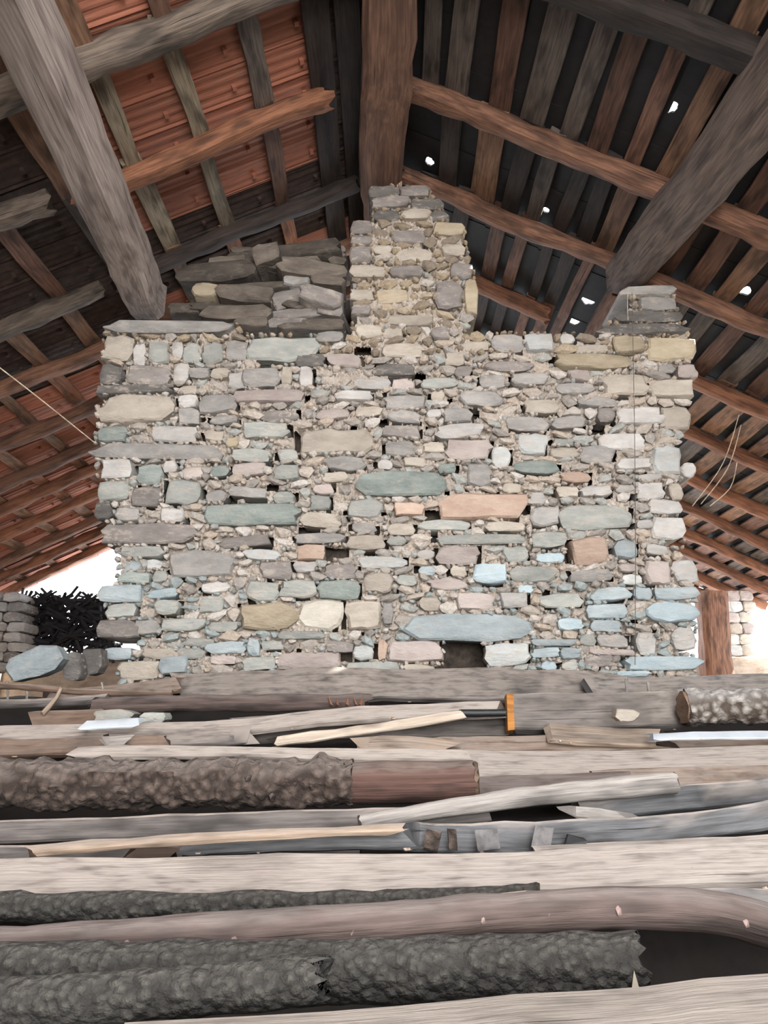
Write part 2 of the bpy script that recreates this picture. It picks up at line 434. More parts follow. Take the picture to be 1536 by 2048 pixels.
def put_stone(u0, v0, u1, v1, mat, Y=WY, proud=None, depth=0.14, rot=0.0, boxy=0.75, parent=wall, name='stone', yaw=0.0, rr=R):
    uc, vc = (u0 + u1) / 2, (v0 + v1) / 2
    m = mpp(uc, vc, Y)
    w = (u1 - u0) * m; h = (at(uc, v0, Y).z - at(uc, v1, Y).z)
    proud = rr.uniform(-0.004, 0.016) if proud is None else proud
    me = stone_mesh(name, w, h, proud, depth, rr, boxy=boxy, n=12 if w > 0.12 else 10, detail=w > 0.12)
    o = link(name, me, parent, mat)
    p = at(uc, vc, Y)
    o.location = p - (parent.location if parent else Vector())
    o.rotation_euler = (0, rot, yaw)
    return o
def occupy(u0, v0, u1, v1):
    a, b = int((u0 - U0) / CELL), int((u1 - U0) / CELL); c, d = int((v0 - V0) / CELL), int((v1 - V0) / CELL)
    OCC[max(0, c):d + 1, max(0, a):b + 1] = True
HAND = '''207,640,470,665,g 207,670,265,722,t 265,685,293,730,l 295,682,340,728,e 342,682,366,716,l 366,684,400,726,e 402,682,447,728,e 450,680,495,720,g 200,728,245,770,d 250,730,345,770,r
345,725,378,765,l 378,735,420,757,g 420,737,460,757,t 455,742,500,776,g 192,770,350,788,d 198,790,345,845,t 355,790,395,815,l 395,788,475,826,g 355,816,400,850,g 470,780,615,805,p
495,672,635,722,e 632,662,686,686,g 590,706,650,733,d 480,735,560,775,g 561,732,584,767,t 597,733,626,774,l 745,728,830,752,d 985,667,1048,702,g 1047,667,1110,705,w 890,705,930,730,t 862,652,900,680,r
925,680,980,702,t 885,815,945,845,g 1010,832,1100,862,g 960,750,1010,776,g 1113,708,1260,738,o 1222,672,1290,708,o 1292,672,1398,722,o 1150,688,1218,708,t 1120,668,1150,688,l 1205,745,1300,790,t 1300,757,1390,795,t
1355,728,1395,755,p 1195,815,1230,845,r 1232,812,1325,850,l 1325,812,1385,860,t 1155,795,1235,813,g 195,855,255,885,n 300,850,395,885,l 187,887,455,918,g 452,876,478,896,o 205,920,265,958,l
193,960,260,1003,e 275,928,325,970,n 325,920,354,945,l 330,958,400,1010,e 265,974,322,1015,r 190,1005,226,1042,d 230,1015,280,1043,g 200,1046,390,1090,r 413,1008,600,1052,n 320,1018,370,1044,l
485,845,580,876,e 595,857,745,906,t 770,880,832,912,g 545,930,600,960,e 625,968,668,988,p 645,945,695,965,t 705,945,895,995,n 695,997,765,1036,e 620,990,662,1022,e 765,850,842,876,r
890,878,985,920,p 985,893,1022,935,w 1036,866,1095,910,w 935,925,985,974,g 876,986,1055,1038,a 786,1006,848,1032,a 835,1040,940,1062,e 1062,984,1092,1010,l 1160,890,1230,925,g 1195,866,1290,900,l
1302,888,1365,945,w 1362,925,1392,955,l 1120,945,1182,966,a 1275,948,1322,961,l 1275,963,1330,998,l 1338,965,1366,1002,t 1060,1012,1120,1052,l 1122,1010,1265,1060,e 1295,1000,1362,1030,l 1303,1031,1372,1080,l
235,1092,330,1115,e 238,1145,304,1167,n 305,1140,335,1164,e 336,1100,470,1155,g 195,1170,290,1205,b 213,1207,275,1236,e 190,1240,280,1276,r 208,1296,266,1320,b 285,1296,350,1318,t 235,1321,318,1360,t
319,1312,378,1350,b 368,1276,430,1294,e 412,1284,492,1308,b 355,1296,411,1318,e 420,1311,472,1329,p 310,1200,360,1230,e 320,1235,412,1262,e 592,1090,652,1121,a 590,1066,690,1088,g 520,1122,586,1159,r
495,1162,558,1202,e 560,1160,634,1196,e 636,1160,720,1199,n 650,1128,712,1158,r 725,1145,787,1186,t 479,1206,596,1261,o 597,1196,688,1259,c 690,1200,765,1261,t 494,1276,521,1311,b 522,1280,566,1301,e
552,1262,650,1279,e 650,1281,707,1304,r 557,1303,685,1342,p 485,1312,552,1340,e 705,1290,750,1321,w 692,1322,802,1350,e 776,1280,888,1326,p 756,1280,775,1322,a 765,1205,787,1250,g 873,1090,960,1130,p
870,1068,1060,1089,e 1005,1092,1056,1125,e 840,1195,880,1223,t 915,1183,990,1221,p 945,1128,1012,1168,k 1018,1130,1112,1166,e 815,1228,1062,1284,b 972,1285,1060,1332,w 808,1328,872,1348,t 1000,1185,1056,1216,l
1140,1076,1215,1128,a 1228,1080,1276,1118,b 1290,1120,1343,1172,p 1343,1120,1394,1165,l 1268,1175,1303,1200,b 1305,1175,1395,1200,b 1293,1204,1398,1246,k 1168,1208,1252,1238,b 1112,1236,1166,1262,k 1178,1240,1242,1264,b
1064,1278,1152,1292,b 1062,1295,1118,1316,b 1120,1295,1162,1319,b 1343,1254,1390,1302,l 1272,1264,1314,1310,l 1248,1312,1405,1341,k 1232,1342,1300,1354,k 1180,1298,1268,1310,p 1160,1268,1192,1292,e
700,442,745,470,r 785,460,850,487,r 865,443,930,470,o 700,530,772,556,t 700,577,748,601,t 700,492,745,527,r 900,525,948,558,r 928,560,956,630,o 870,560,926,620,r 765,655,806,676,t 702,612,742,632,r 746,490,784,508,t 702,472,744,490,r
736,372,800,394,d 800,374,862,396,r 742,396,820,418,r 820,397,888,420,d 745,420,802,441,d 803,422,862,440,t 862,421,898,441,d 1240,573,1352,594,g 1276,595,1352,622,g 1226,624,1368,646,d 1196,648,1374,670,d
395,1190,450,1225,e 270,1240,318,1270,g 560,1395,561,1396,g'''.split()
nhand = 0; RECT = []
for s in HAND:
    a = s.split(','); u0, v0, u1, v1 = map(float, a[:4]); kk = a[4]
    if u1 - u0 < 5: continue
    edge = u0 < 215 or u1 > 1345 or (v1 < 645 and (u0 < 715 or u1 > 920)) or v1 < 445
    pr = 0.02 if kk in 'oabkn' else None
    if edge: pr = R.uniform(0.0, 0.03)
    # thin courses lie straight, lumpy ones slightly turned
    put_stone(u0, v0, u1, v1, M['stone_' + kk], proud=pr, depth=0.4 if edge else 0.14, rot=R.uniform(-0.02, 0.02) if (u1 - u0) > 90 else R.uniform(-0.06, 0.06),
              boxy=R.uniform(0.62, 0.9))
    occupy(u0 + 1, v0 + 1, u1 - 1, v1 - 1); nhand += 1; RECT.append((u0, v0, u1, v1))
def pick(u, v, rr):
    if v < 690 and 690 < u < 960: return rr.choice('trtrtor')
    if v < 760: return rr.choice('ggrltdtep')
    if v > 1050: return rr.choice('eeebgltrbwpk')
    return rr.choice('gglletnrptg')
# medium stones between the surveyed ones
placed = 0; rr = random.Random(21)
for size in ((84, 26), (66, 30), (52, 22), (42, 26), (36, 20)):
    for _ in range(1500):
        if placed + nhand >= 292: break
        w = size[0] * rr.uniform(0.8, 1.2); h = size[1] * rr.uniform(0.8, 1.2)
        u = rr.uniform(190, 1390 - w); v = rr.uniform(380, 1345 - h)
        a, b = int((u - U0) / CELL), int((u + w - U0) / CELL); c, d = int((v - V0) / CELL), int((v + h - V0) / CELL)
        if OCC[c:d + 1, a:b + 1].any(): continue
        put_stone(u, v, u + w, v + h, M['stone_' + pick(u, v, rr)], proud=rr.uniform(-0.012, 0.018), rot=rr.uniform(-0.1, 0.1), boxy=rr.uniform(0.4, 0.85), rr=rr)
        occupy(u, v, u + w, v + h); placed += 1; RECT.append((u, v, u + w, v + h))
# small pinning stones and lumps of mortar, past picking apart
ICO_V, ICO_F = [], []
bm = bmesh.new(); bmesh.ops.create_icosphere(bm, subdivisions=1, radius=1.0)
ICO_V = [v.co.copy() for v in bm.verts]; ICO_F = [tuple(v.index for v in f.verts) for f in bm.faces]; bm.free()
SV, SF, SC = [], [], []
OCC2 = ~INS; GAP = np.zeros_like(INS)
def crevice(u0, v0, u1, v1):
    a, b = int((u0 - U0) / CELL), int((u1 - U0) / CELL); c, d = int((v0 - V0) / CELL), int((v1 - V0) / CELL)
    GAP[c:d + 1, a:b + 1] = True; OCC2[c:d + 1, a:b + 1] = True
for (u0, v0, u1, v1) in RECT:                      # lumps may lap over the rims of the stones
    e = 5
    OCC2[int((v0 + e - V0) / CELL):int((v1 - e - V0) / CELL) + 1, int((u0 + e - U0) / CELL):int((u1 - e - U0) / CELL) + 1] = True
def lump(u, v, w, h, c, Y, dep):
    m = mpp(u, v, Y); p = at(u, v, Y) - wall.location; b = len(SV)
    rot = Matrix.Rotation(rr.uniform(-0.4, 0.4), 3, 'Y')
    for q in ICO_V:
        k = rr.uniform(0.66, 1.26)
        SV.append(p + rot @ Vector((q.x * w * m * 0.58 * k, q.y * dep * k, q.z * h * m * 0.58 * k)))
        SC.append(c)
    for f in ICO_F: SF.append(tuple(b + i for i in f))
LC = [lin(c) for c in ((206, 196, 186), (214, 206, 198), (198, 188, 178), (188, 180, 172), (180, 174, 168), (202, 188, 174), (168, 162, 156), (184, 186, 182), (218, 212, 206))]
WARM = [lin(c) for c in ((184, 168, 144), (174, 158, 136), (194, 178, 156), (162, 148, 130), (152, 140, 126))]
for (u0, v0, u1, v1) in RECT:                      # open joints beside and under some stones
    if v1 < 690 and u0 > 690 and u1 < 965: continue
    if v1 - v0 > 18:
        if rr.random() < 0.3: crevice(u1 - 4, v0 + rr.uniform(2, 10), u1 + rr.uniform(2, 5), v1 - rr.uniform(2, 8))
        if rr.random() < 0.2: crevice(u0 - rr.uniform(2, 5), v0 + rr.uniform(2, 10), u0 + 4, v1 - rr.uniform(2, 8))
    if u1 - u0 > 40 and rr.random() < 0.25:
        w = rr.uniform(0.25, 0.6) * (u1 - u0); u = rr.uniform(u0, u1 - w); crevice(u, v1 - 4, u + w, v1 + rr.uniform(0, 3))
for c in ((852, 1020, 878, 1040), (1090, 1180, 1102, 1218), (1042, 1012, 1060, 1026), (660, 715, 690, 728), (1340, 1078, 1362, 1088), (1178, 945, 1186, 966), (655, 1095, 664, 1120)): crevice(*c)
free = [(i, j) for j in range(0, NV - 12) for i in range(0, NU - 16) if INS[j, i]]
for (w0, h0, keep, frac) in ((34, 18, 0.97, 0.12), (24, 16, 0.96, 0.3), (17, 14, 0.95, 0.6), (12, 12, 0.93, 1), (8, 9, 0.86, 1)):
    rr.shuffle(free)
    for (i, j) in free[:int(len(free) * frac)]:
        if OCC2[j, i]: continue
        w = w0 * rr.uniform(0.75, 1.3); h = h0 * rr.uniform(0.75, 1.3)
        b, d = i + int(w / CELL), j + int(h / CELL)
        if OCC2[j:d + 1, i:b + 1].any(): continue
        OCC2[j:d, i:b] = True
        if rr.random() > keep and not (V0 + j * CELL < 690 and U0 + i * CELL > 690):                      # a crevice stays open here
            GAP[j:d, i:b] = True; continue
        u, v = U0 + i * CELL, V0 + j * CELL
        cc = rr.choice(WARM) if (v < 700 and rr.random() < 0.8) else rr.choice(LC)
        if v > 1150 and rr.random() < 0.3: cc = lin((172, 182, 182))
        lump(u + w / 2, v + h / 2, w, h, cc, WY + 0.014 + rr.uniform(-0.014, 0.014), rr.uniform(0.02, 0.032))
me = mesh('rubble_infill', SV, SF, smooth=False)
ca = me.color_attributes.new('Col', 'FLOAT_COLOR', 'POINT')
ca.data.foreach_set('color', [x for c in SC for x in (*c, 1.0)])
o = link('rubble_infill', me, wall, M['rubble']); o['kind'] = 'stuff'
# mortar bed: an uneven face set back between the stones
MS = 1                                             # cells per step (4 picture pixels)
idx = {}; MV, MF = [], []
for j in range(0, NV, MS):
    for i in range(0, NU, MS):
        if not CORE[j, i]: continue
        u, v = U0 + i * CELL, V0 + j * CELL
        p = at(u, v, WY)
        # crumbly grains, raised in patches nearly flush with the stones and sunk elsewhere
        (d1, d2, *_), _ = noise.voronoi(Vector((p.x * 52, 0.3, p.z * 40)))
        pt = min(1, max(0, 0.55 + 1.6 * noise.noise(Vector((p.x * 4.5, 2, p.z * 6)))))
        if v < 690 and 690 < u < 965: pt = 0.6 + 0.4 * pt
        dy = 0.046 - 0.036 * pt + 0.018 * (d1 - 0.4) + 0.02 * max(0, 0.16 - (d2 - d1)) / 0.16 - 0.012 * noise.noise(Vector((p.x * 20, 1, p.z * 24)))
        dy += 0.3 * max(0, noise.noise(Vector((p.x * 13, 5, p.z * 19))) - 0.40)
        if GAP[j, i]: continue                      # open joint into the hollow behind the face
        p.y = WY + dy
        idx[(i, j)] = len(MV); MV.append(p - wall.location)
for (i, j), k in idx.items():
    a, b, c = idx.get((i + MS, j)), idx.get((i + MS, j + MS)), idx.get((i, j + MS))
    if None not in (a, b, c): MF.append((k, a, b, c)[::-1])
link('mortar_bed', mesh('mortar_bed', MV, MF, sharp=3.2), wall, M['mortar'])
# the core of the wall behind the mortar, laid up in bands
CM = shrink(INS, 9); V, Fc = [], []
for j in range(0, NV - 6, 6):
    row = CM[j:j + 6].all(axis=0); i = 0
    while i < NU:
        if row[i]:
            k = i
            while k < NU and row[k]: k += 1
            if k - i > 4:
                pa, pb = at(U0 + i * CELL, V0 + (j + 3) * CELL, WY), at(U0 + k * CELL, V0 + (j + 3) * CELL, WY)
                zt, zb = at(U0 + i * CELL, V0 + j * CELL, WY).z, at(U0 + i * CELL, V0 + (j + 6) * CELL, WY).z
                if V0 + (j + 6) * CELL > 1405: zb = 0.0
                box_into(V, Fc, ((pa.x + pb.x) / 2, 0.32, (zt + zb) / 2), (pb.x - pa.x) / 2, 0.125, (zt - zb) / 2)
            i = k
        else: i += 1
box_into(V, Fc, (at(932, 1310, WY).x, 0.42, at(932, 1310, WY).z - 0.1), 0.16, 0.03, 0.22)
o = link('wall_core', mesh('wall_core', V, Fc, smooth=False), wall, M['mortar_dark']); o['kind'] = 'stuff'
# loose flat slabs stacked dry on the wall beside the pier
SL = '''435,488,690,520,d,-.03 355,525,512,566,d,.03 385,572,437,601,o,0 432,575,548,611,m,.04 336,605,402,628,d,-.05 398,612,548,642,m,.02 565,540,624,572,g,.05 556,520,692,556,m,.06
622,556,692,576,m,.1 545,580,604,616,r,-.3 598,584,690,622,r,.34 530,622,662,642,r,-.03 636,616,690,640,r,.25 498,642,622,662,r,-.04 600,640,690,664,m,.02 505,500,566,536,m,-.35 470,640,540,660,m,0'''.split()
for s in SL:
    a = s.split(','); u0, v0, u1, v1 = map(float, a[:4])
    mat = {'d': M['slab_dark'], 'm': M['slab_mid']}.get(a[4]) or M['stone_' + a[4]]
    put_stone(u0, v0, u1, v1, mat, Y=WY + R.uniform(0.02, 0.1), proud=R.uniform(0.0, 0.08), depth=0.3, rot=float(a[5]) + R.uniform(-.05, .05), boxy=0.7, name='loose_slab', yaw=R.uniform(-0.1, 0.1))
for v in range(500, 662, 13):
    u = 348 + (660 - v) * 0.55 + R.uniform(0, 24)
    while u < 680:
        w = R.uniform(50, 130); u1 = min(u + w, 692)
        if u1 - u > 22: put_stone(u, v - 1, u1, v + R.uniform(10, 15), M[R.choice(['slab_dark', 'slab_mid', 'slab_dark', 'stone_r'])], Y=WY + 0.1 + R.uniform(0, 0.12), proud=R.uniform(0, 0.08), depth=0.3, rot=R.uniform(-0.14, 0.14), boxy=0.75, name='loose_slab', yaw=R.uniform(-0.2, 0.2))
        u = u1 + R.uniform(0, 8)

# ------------------------------------------------------------------ roof: ridge, purlins, rafters, boards, tiles
ZR = ZC + 3.63; SLOPE = 0.5
def rz(x): return ZR - SLOPE * abs(x)             # underside of the rafters
def timber(name, pts, sec, mat, label, cat, group=None, parent=None, **kw):
    me = sweep(name, pts, sec, **kw); o = link(name, me, parent, mat)
    if parent is None: tag(o, label, cat, group)
    return o
timber('ridge_beam', [(0.05, -3.5, ZC + 3.53), (0.03, 2.6, ZC + 3.53), (-0.01, 4.3, ZC + 3.53), (0, 9.2, ZC + 3.52)], rect_section(0.28, 0.25, 0.035), M['beam_brown'],
       'square brown ridge beam running overhead onto the tall stone pier', 'beam', step=0.15, rough=0.02, rfreq=5, wob=0.03, seed=1)
timber('roof_purlin', [(-1.42, -3.5, ZC + 2.70), (-1.44, 2.2, ZC + 2.68), (-1.52, 4.32, ZC + 2.58)], rect_section(0.24, 0.32, 0.04), M['beam_grey'],
       'pale grey squared purlin whose end rests on the low shoulder of the stone wall', 'beam', step=0.12, rough=0.02, rfreq=5, wob=0.05, seed=2, taper=(1.05, 0.85))
timber('roof_purlin', [(1.84, -3.5, ZC + 2.72), (1.82, 0.5, ZC + 2.72), (1.76, 2.6, ZC + 2.72), (1.56, 4.36, ZC + 2.76)], round_section(0.17, 18, 0.55), M['beam_dark'],
       'thick rounded dark grey purlin narrowing to the stub of slate courses', 'beam', step=0.1, rough=0.02, rfreq=4, wob=0.03, seed=3, taper=(1.35, 0.68))
timber('roof_purlin', [(-1.5, 4.75, ZC + 2.7), (-1.5, 9.2, ZC + 2.7)], round_section(0.13, 14, 0.4), M['rafter_brown'], 'brown purlin behind the stone wall under the tiled slope', 'beam', step=0.3, rough=0.02, seed=4)
timber('roof_purlin', [(1.62, 4.4, ZC + 2.72), (1.6, 9.2, ZC + 2.72)], round_section(0.12, 14, 0.4), M['rafter_brown'], 'brown purlin behind the stone wall under the boarded slope', 'beam', step=0.3, rough=0.02, seed=5)

def rafter(Y, x0, x1, d, mat, label, seed, sq=0.5, lift=0.0):
    z0, z1 = rz(x0) + d * 0.55 + lift, rz(x1) + d * 0.55 + lift
    xm = (x0 + x1) / 2
    pts = [(x0, Y, z0), (xm, Y + R.uniform(-.02, .02), (z0 + z1) / 2 + R.uniform(-.01, .01)), (x1, Y + R.uniform(-.02, .02), z1)]
    return timber('rafter', pts, round_section(d / 2, 14, sq), mat, label, 'rafter', None, step=0.1, rough=0.018, rfreq=6, wob=0.03, seed=seed, endrag=0.03)
rafter(2.14, -0.1, -4.75, .12, M['rafter_brown'], 'rafter overhead under the red tiles, first before the thick grey one', 40)
rafter(2.89, -0.16, -1.85, .155, M['rafter_grey'], 'thick grey log rafter crossing under the red tiles near the ridge', 41, 0.3)
rafter(3.63, -0.33, -1.75, .115, M['rafter_orange'], 'orange-brown rafter under the red tiles ending short of the ridge', 42)
rafter(4.46, -0.18, -1.8, .10, M['board_dark'], 'dark rafter just above the loose slabs beside the pier', 43)
rafter(2.95, -1.92, -4.75, .11, M['rafter_brown'], 'short lower rafter left of the grey purlin, closest overhead', 44)
rafter(3.55, -1.86, -4.75, .12, M['rafter_grey'], 'grey rafter with a sawn end stopping short of the pale grey purlin', 45)
for i, (Y, mk, lab) in enumerate(((4.42, 'rafter_grey', 'first'), (5.1, 'rafter_brown', 'second'), (5.75, 'rafter_brown', 'third'), (6.4, 'rafter_brown', 'fourth'), (6.84, 'rafter_orange', 'fifth'),
                             (7.4, 'rafter_orange', 'sixth'), (8.0, 'rafter_brown', 'seventh'), (8.4, 'rafter_orange', 'eighth'), (8.92, 'rafter_orange', 'ninth and last'))):
    rafter(Y, -1.88 if i == 0 else -0.12, -4.75, .11 if i < 4 else .1, M[mk], f'{lab} rafter down the tiled slope, counted from the wall corner towards daylight', 50 + i)
for i, (Y, mk, lab, d) in enumerate(((1.9, 'rafter_brown', 'rafter under the dark boards, closest overhead', .12), (2.72, 'board_dark', 'blackened rafter crossing above the thick rounded purlin', .15), (3.66, 'rafter_brown', 'brown rafter running from the ridge beam across the wide dark boards', .12),
        (4.42, 'rafter_brown', 'brown rafter passing just over the right stub of the stone wall', .105), (5.28, 'rafter_orange', 'red-brown rafter seen in the gap beside the tall pier', .11),
        (6.1, 'rafter_orange', 'second rafter beyond the wall on the boarded slope', .11), (6.9, 'rafter_orange', 'third rafter beyond the wall on the boarded slope', .11), (7.6, 'rafter_orange', 'fourth rafter beyond the wall on the boarded slope', .11),
        (8.2, 'rafter_orange', 'fifth rafter beyond the wall on the boarded slope', .11), (8.78, 'rafter_orange', 'sixth rafter beyond the wall on the boarded slope', .11), (9.35, 'rafter_orange', 'seventh rafter beyond the wall on the boarded slope', .11), (9.92, 'rafter_orange', 'last rafter of the boarded slope by the bright gable', .11))):
    rafter(Y, 0.12, 1.30 if Y == 5.28 else 4.75, d, M[mk], lab, 70 + i)
rafter(5.32, 1.72, 4.75, .11, M['rafter_orange'], 'first rafter beyond the wall on the boarded slope, below the purlin', 88)

ZB = 0.115                                        # boards lie on the rafters
ceil = empty('ceiling'); ceil['kind'] = 'structure'
def board(x, w, y0, y1, mat, seed, t=0.022, side=-1, skew=0.0, lift=0.0, wedge=0.18, wob=0.02):
    s = 1 if x > 0 else -1
    nrm = Vector((s * SLOPE, 0, 1)).normalized()
    ps = []
    for f in (0, 0.5, 1):
        xx = x + skew * (f - 0.5); ps.append(Vector((xx, y0 + (y1 - y0) * f, rz(xx) + ZB + t * 0.6 + lift)))
    me = sweep('board', ps, rect_section(w, t, 0.004), up=nrm, step=0.14, wob=wob, wedge=wedge, seed=seed, endrag=0.02)
    return link('board', me, ceil, mat)
# tiled slope: laths 0.36 m apart (x), pieced on the rafters
LY = [-3.3, -1.5, 0.4, 2.14, 2.89, 3.63, 4.46, 5.1, 6.4, 7.4, 8.4, 9.15]
sd = 200
for r in range(13):
    x = -0.33 - 0.365 * r
    for a, b in zip(LY, LY[1:]):
        if a < -2 and r > 6: continue
        sd += 1
        mat = M['lath_pale'] if (a in (2.89, 3.63) and r in (2, 3)) else R.choice([M['board_brown'], M['board_tan'], M['board_grey'], M['board_brown']])
        if r == 0: continue
        if a > 4.4: mat = R.choice([M['board_tan'], M['rafter_orange'], M['board_tan']])
        board(x, R.uniform(0.085, 0.12), a - 0.06, b + 0.06, mat, sd, skew=R.uniform(-0.03, 0.03), lift=R.uniform(0, 0.004))
for x in (-0.2, -0.36):                            # dark boards put in for the ridge beam's shadow on the tiles
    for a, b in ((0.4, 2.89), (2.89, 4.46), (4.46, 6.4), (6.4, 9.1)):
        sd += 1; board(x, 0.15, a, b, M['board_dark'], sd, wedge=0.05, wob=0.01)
# boarded slope: wide boards with dark gaps
def run(y0, y1, spans, mats, widen=0.0):
    global sd
    for (a, b), mk in zip(spans, mats):
        sd += 1
        board((a + b) / 2, (b - a) * 1.02, y0 - 0.05, y1 + 0.05, M[mk], sd, wedge=0.12, skew=R.uniform(-0.02, 0.02), wob=0.012)
far = [(1.78 + 0.19 * i, 1.78 + 0.19 * i + R.uniform(0.12, 0.15)) for i in range(16)]
farm = lambda: [R.choice(['board_brown', 'board_brown', 'board_tan', 'board_grey']) for _ in far]
b1 = [(.22, .32), (.36, .5), (.6, .73), (.79, .94), (1.02, 1.13), (1.16, 1.28), (1.36, 1.455), (1.545, 1.66)]
run(2.72, 3.66, b1, ['board_grey', 'board_grey', 'board_brown', 'board_grey', 'board_grey', 'board_brown', 'board_brown', 'board_tan'])
run(1.9, 2.72, b1, ['board_grey', 'board_grey', 'board_brown', 'board_grey', 'board_grey', 'board_brown', 'board_grey', 'board_tan'])
run(3.66, 4.42, [(.36, .49), (.58, .75), (.80, .93), (.96, 1.06), (1.14, 1.24), (1.28, 1.38), (1.40, 1.53)], ['board_dark', 'board_tan', 'board_dark', 'board_grey', 'board_dark', 'board_dark', 'board_tan'])
run(4.42, 5.28, [(.25, .4), (.5, .62), (.76, .87), (.93, 1.02), (1.12, 1.2), (1.24, 1.35), (1.38, 1.46), (1.6, 1.7)], ['board_dark', 'board_dark', 'board_brown', 'board_brown', 'board_dark', 'board_dark', 'board_brown', 'board_brown'])
run(5.28, 6.9, [(.25, .4), (.5, .62), (.76, .87), (.93, 1.02), (1.12, 1.2), (1.24, 1.35), (1.38, 1.46), (1.6, 1.7)], ['board_dark'] * 4 + ['board_brown'] * 4)
for a, b in ((1.9, 2.72), (2.72, 3.66), (3.66, 4.42), (4.42, 5.28), (5.28, 6.1), (6.1, 6.9), (6.9, 7.6), (7.6, 8.2), (8.2, 9.0), (9.0, 10.0)):
    run(a, b, [s for s in far if not (a in (3.66,) and s[0] < 2.33 < s[1])], farm())
# clay tiles on the left slope
def tile_mesh():
    V, Fc = [], []
    n = 18; Lx, Wy = 0.47, 0.237                  # down the slope, along the ridge
    for i in range(n + 1):
        y = -Wy / 2 + Wy * i / n
        z = 0.003 * math.cos(2 * math.pi * i / 4.5) - (0.012 if i in (0, n) else 0)
        for x in (-Lx / 2, Lx / 2): V.append(Vector((x, y, z)))
        for x in (Lx / 2, -Lx / 2): V.append(Vector((x, y, z + 0.016)))
    for i in range(n):
        a, b = 4 * i, 4 * (i + 1)
        for k in range(4): Fc.append((a + k, a + (k + 1) % 4, b + (k + 1) % 4, b + k))
    Fc.append((3, 2, 1, 0)); Fc.append((4 * n, 4 * n + 1, 4 * n + 2, 4 * n + 3))
    box_into(V, Fc, (0.1, 0.02, -0.012), 0.012, 0.014, 0.012)
    return mesh('roof_tile', V, Fc, smooth=False)
TM = tile_mesh(); TM.materials.append(M['tile'])
TD = TM.copy(); TD.materials.clear(); TD.materials.append(M['tile_shaded'])  # tiles beyond the purlin, by the ridge and pier: shade painted as dark clay
sec_a = math.atan(SLOPE)
rest_v, rest_f = [], []
ntile = 0
for r in range(13):
    x = -0.2 - 0.365 * r
    for k in range(54):
        y = -3.2 + 0.235 * k
        zz = rz(x) + ZB + 0.055 + 0.004 * (k % 2)
        near = (2.3 < y < 5.0 and x > -2.6) or (4.6 < y < 9.2 and -4.7 < x < -2.0)
        ang = -(sec_a - 0.03)                      # left slope falls towards -x
        rot = Matrix.Rotation(ang, 4, 'Y')
        jit = (R.uniform(-.006, .006), R.uniform(-.004, .004), R.uniform(-.003, .003))
        loc = Vector((x + jit[0], y + jit[1], zz + jit[2]))
        if near and ntile < 300:
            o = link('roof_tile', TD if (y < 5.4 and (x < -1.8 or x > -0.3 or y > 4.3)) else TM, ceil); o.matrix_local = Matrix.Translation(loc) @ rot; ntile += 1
        else:
            b = len(rest_v); mt = Matrix.Translation(loc) @ rot
            hx, hy, hz = 0.235, 0.118, 0.008
            box_into(rest_v, rest_f, loc, hx, hy, hz, rot.to_3x3())
o = link('roof_tile_mass', mesh('roof_tile_mass', rest_v, rest_f, smooth=False), ceil, M['tile']); o['kind'] = 'stuff'
# dark slates on the right slope; some are holed and let the sky in
HOLES = [(1.495, 3.198, 0.030), (1.503, 5.323, 0.068), (1.54, 5.03, 0.05), (1.082, 4.30, 0.022), (0.311, 4.30, 0.03), (2.322, 4.268, 0.034), (1.70, 2.9, 0.012)]
def slate_mesh(Lx, Wy, t, hole=None):
    V, Fc = [], []
    if hole is None:
        box_into(V, Fc, (0, 0, 0), Lx / 2, Wy / 2, t / 2)
        return mesh('roof_slate', V, Fc, smooth=False)
    hx, hy, hr = hole; n = 16
    outer = []
    for i in range(n):
        a = 2 * math.pi * i / n; c, s = math.cos(a), math.sin(a); k = 1 / max(abs(c), abs(s))
        outer.append((c * k * Lx / 2, s * k * Wy / 2))
    inner = []
    for i in range(n):
        a = 2 * math.pi * i / n; q = hr * R.uniform(0.85, 1.15)
        inner.append((max(-Lx / 2 + .01, min(Lx / 2 - .01, hx + math.cos(a) * q)), max(-Wy / 2 + .01, min(Wy / 2 - .01, hy + math.sin(a) * q * 1.3))))
    for z in (-t / 2, t / 2):
        V += [Vector((x, y, z)) for x, y in outer] + [Vector((x, y, z)) for x, y in inner]
    for i in range(n):
        j = (i + 1) % n
        Fc += [(i, n + i, n + j, j), (2 * n + i, 2 * n + j, 3 * n + j, 3 * n + i), (i, j, 2 * n + j, 2 * n + i), (n + i, 3 * n + i, 3 * n + j, n + j)]
    return mesh('roof_slate', V, Fc, smooth=False)
SLM = slate_mesh(0.43, 0.315, 0.012); SLM.materials.append(M['slate'])
rest_v, rest_f = [], []; nsl = 0
for r in range(13):
    x = 0.19 + 0.37 * r
    for k in range(43):
        y = -3.2 + 0.31 * k
        zz = rz(x) + ZB + 0.05 + 0.004 * (k % 2)
        rot = Matrix.Rotation(sec_a - 0.025, 4, 'Y'); loc = Vector((x, y, zz))
        hole = None
        for (hx, hy, hr) in HOLES:
            lx = (hx - x) / math.cos(sec_a); ly = hy - y
            if abs(lx) < 0.215 and abs(ly) < 0.157: hole = (lx, ly, hr)
        if -2.9 < y < 0.5 and 0.3 < x < 2.4: continue      # missing slates behind the viewer
        if y > 2.1 and nsl < 300:
            me = SLM
            if hole: me = slate_mesh(0.43, 0.315, 0.012, hole); me.materials.append(M['slate'])
            o = link('roof_slate', me, ceil); o.matrix_local = Matrix.Translation(loc) @ rot; nsl += 1
        else:
            box_into(rest_v, rest_f, loc, 0.215, 0.157, 0.006, rot.to_3x3())
o = link('roof_slate_mass', mesh('roof_slate_mass', rest_v, rest_f, smooth=False), ceil, M['slate']); o['kind'] = 'stuff'
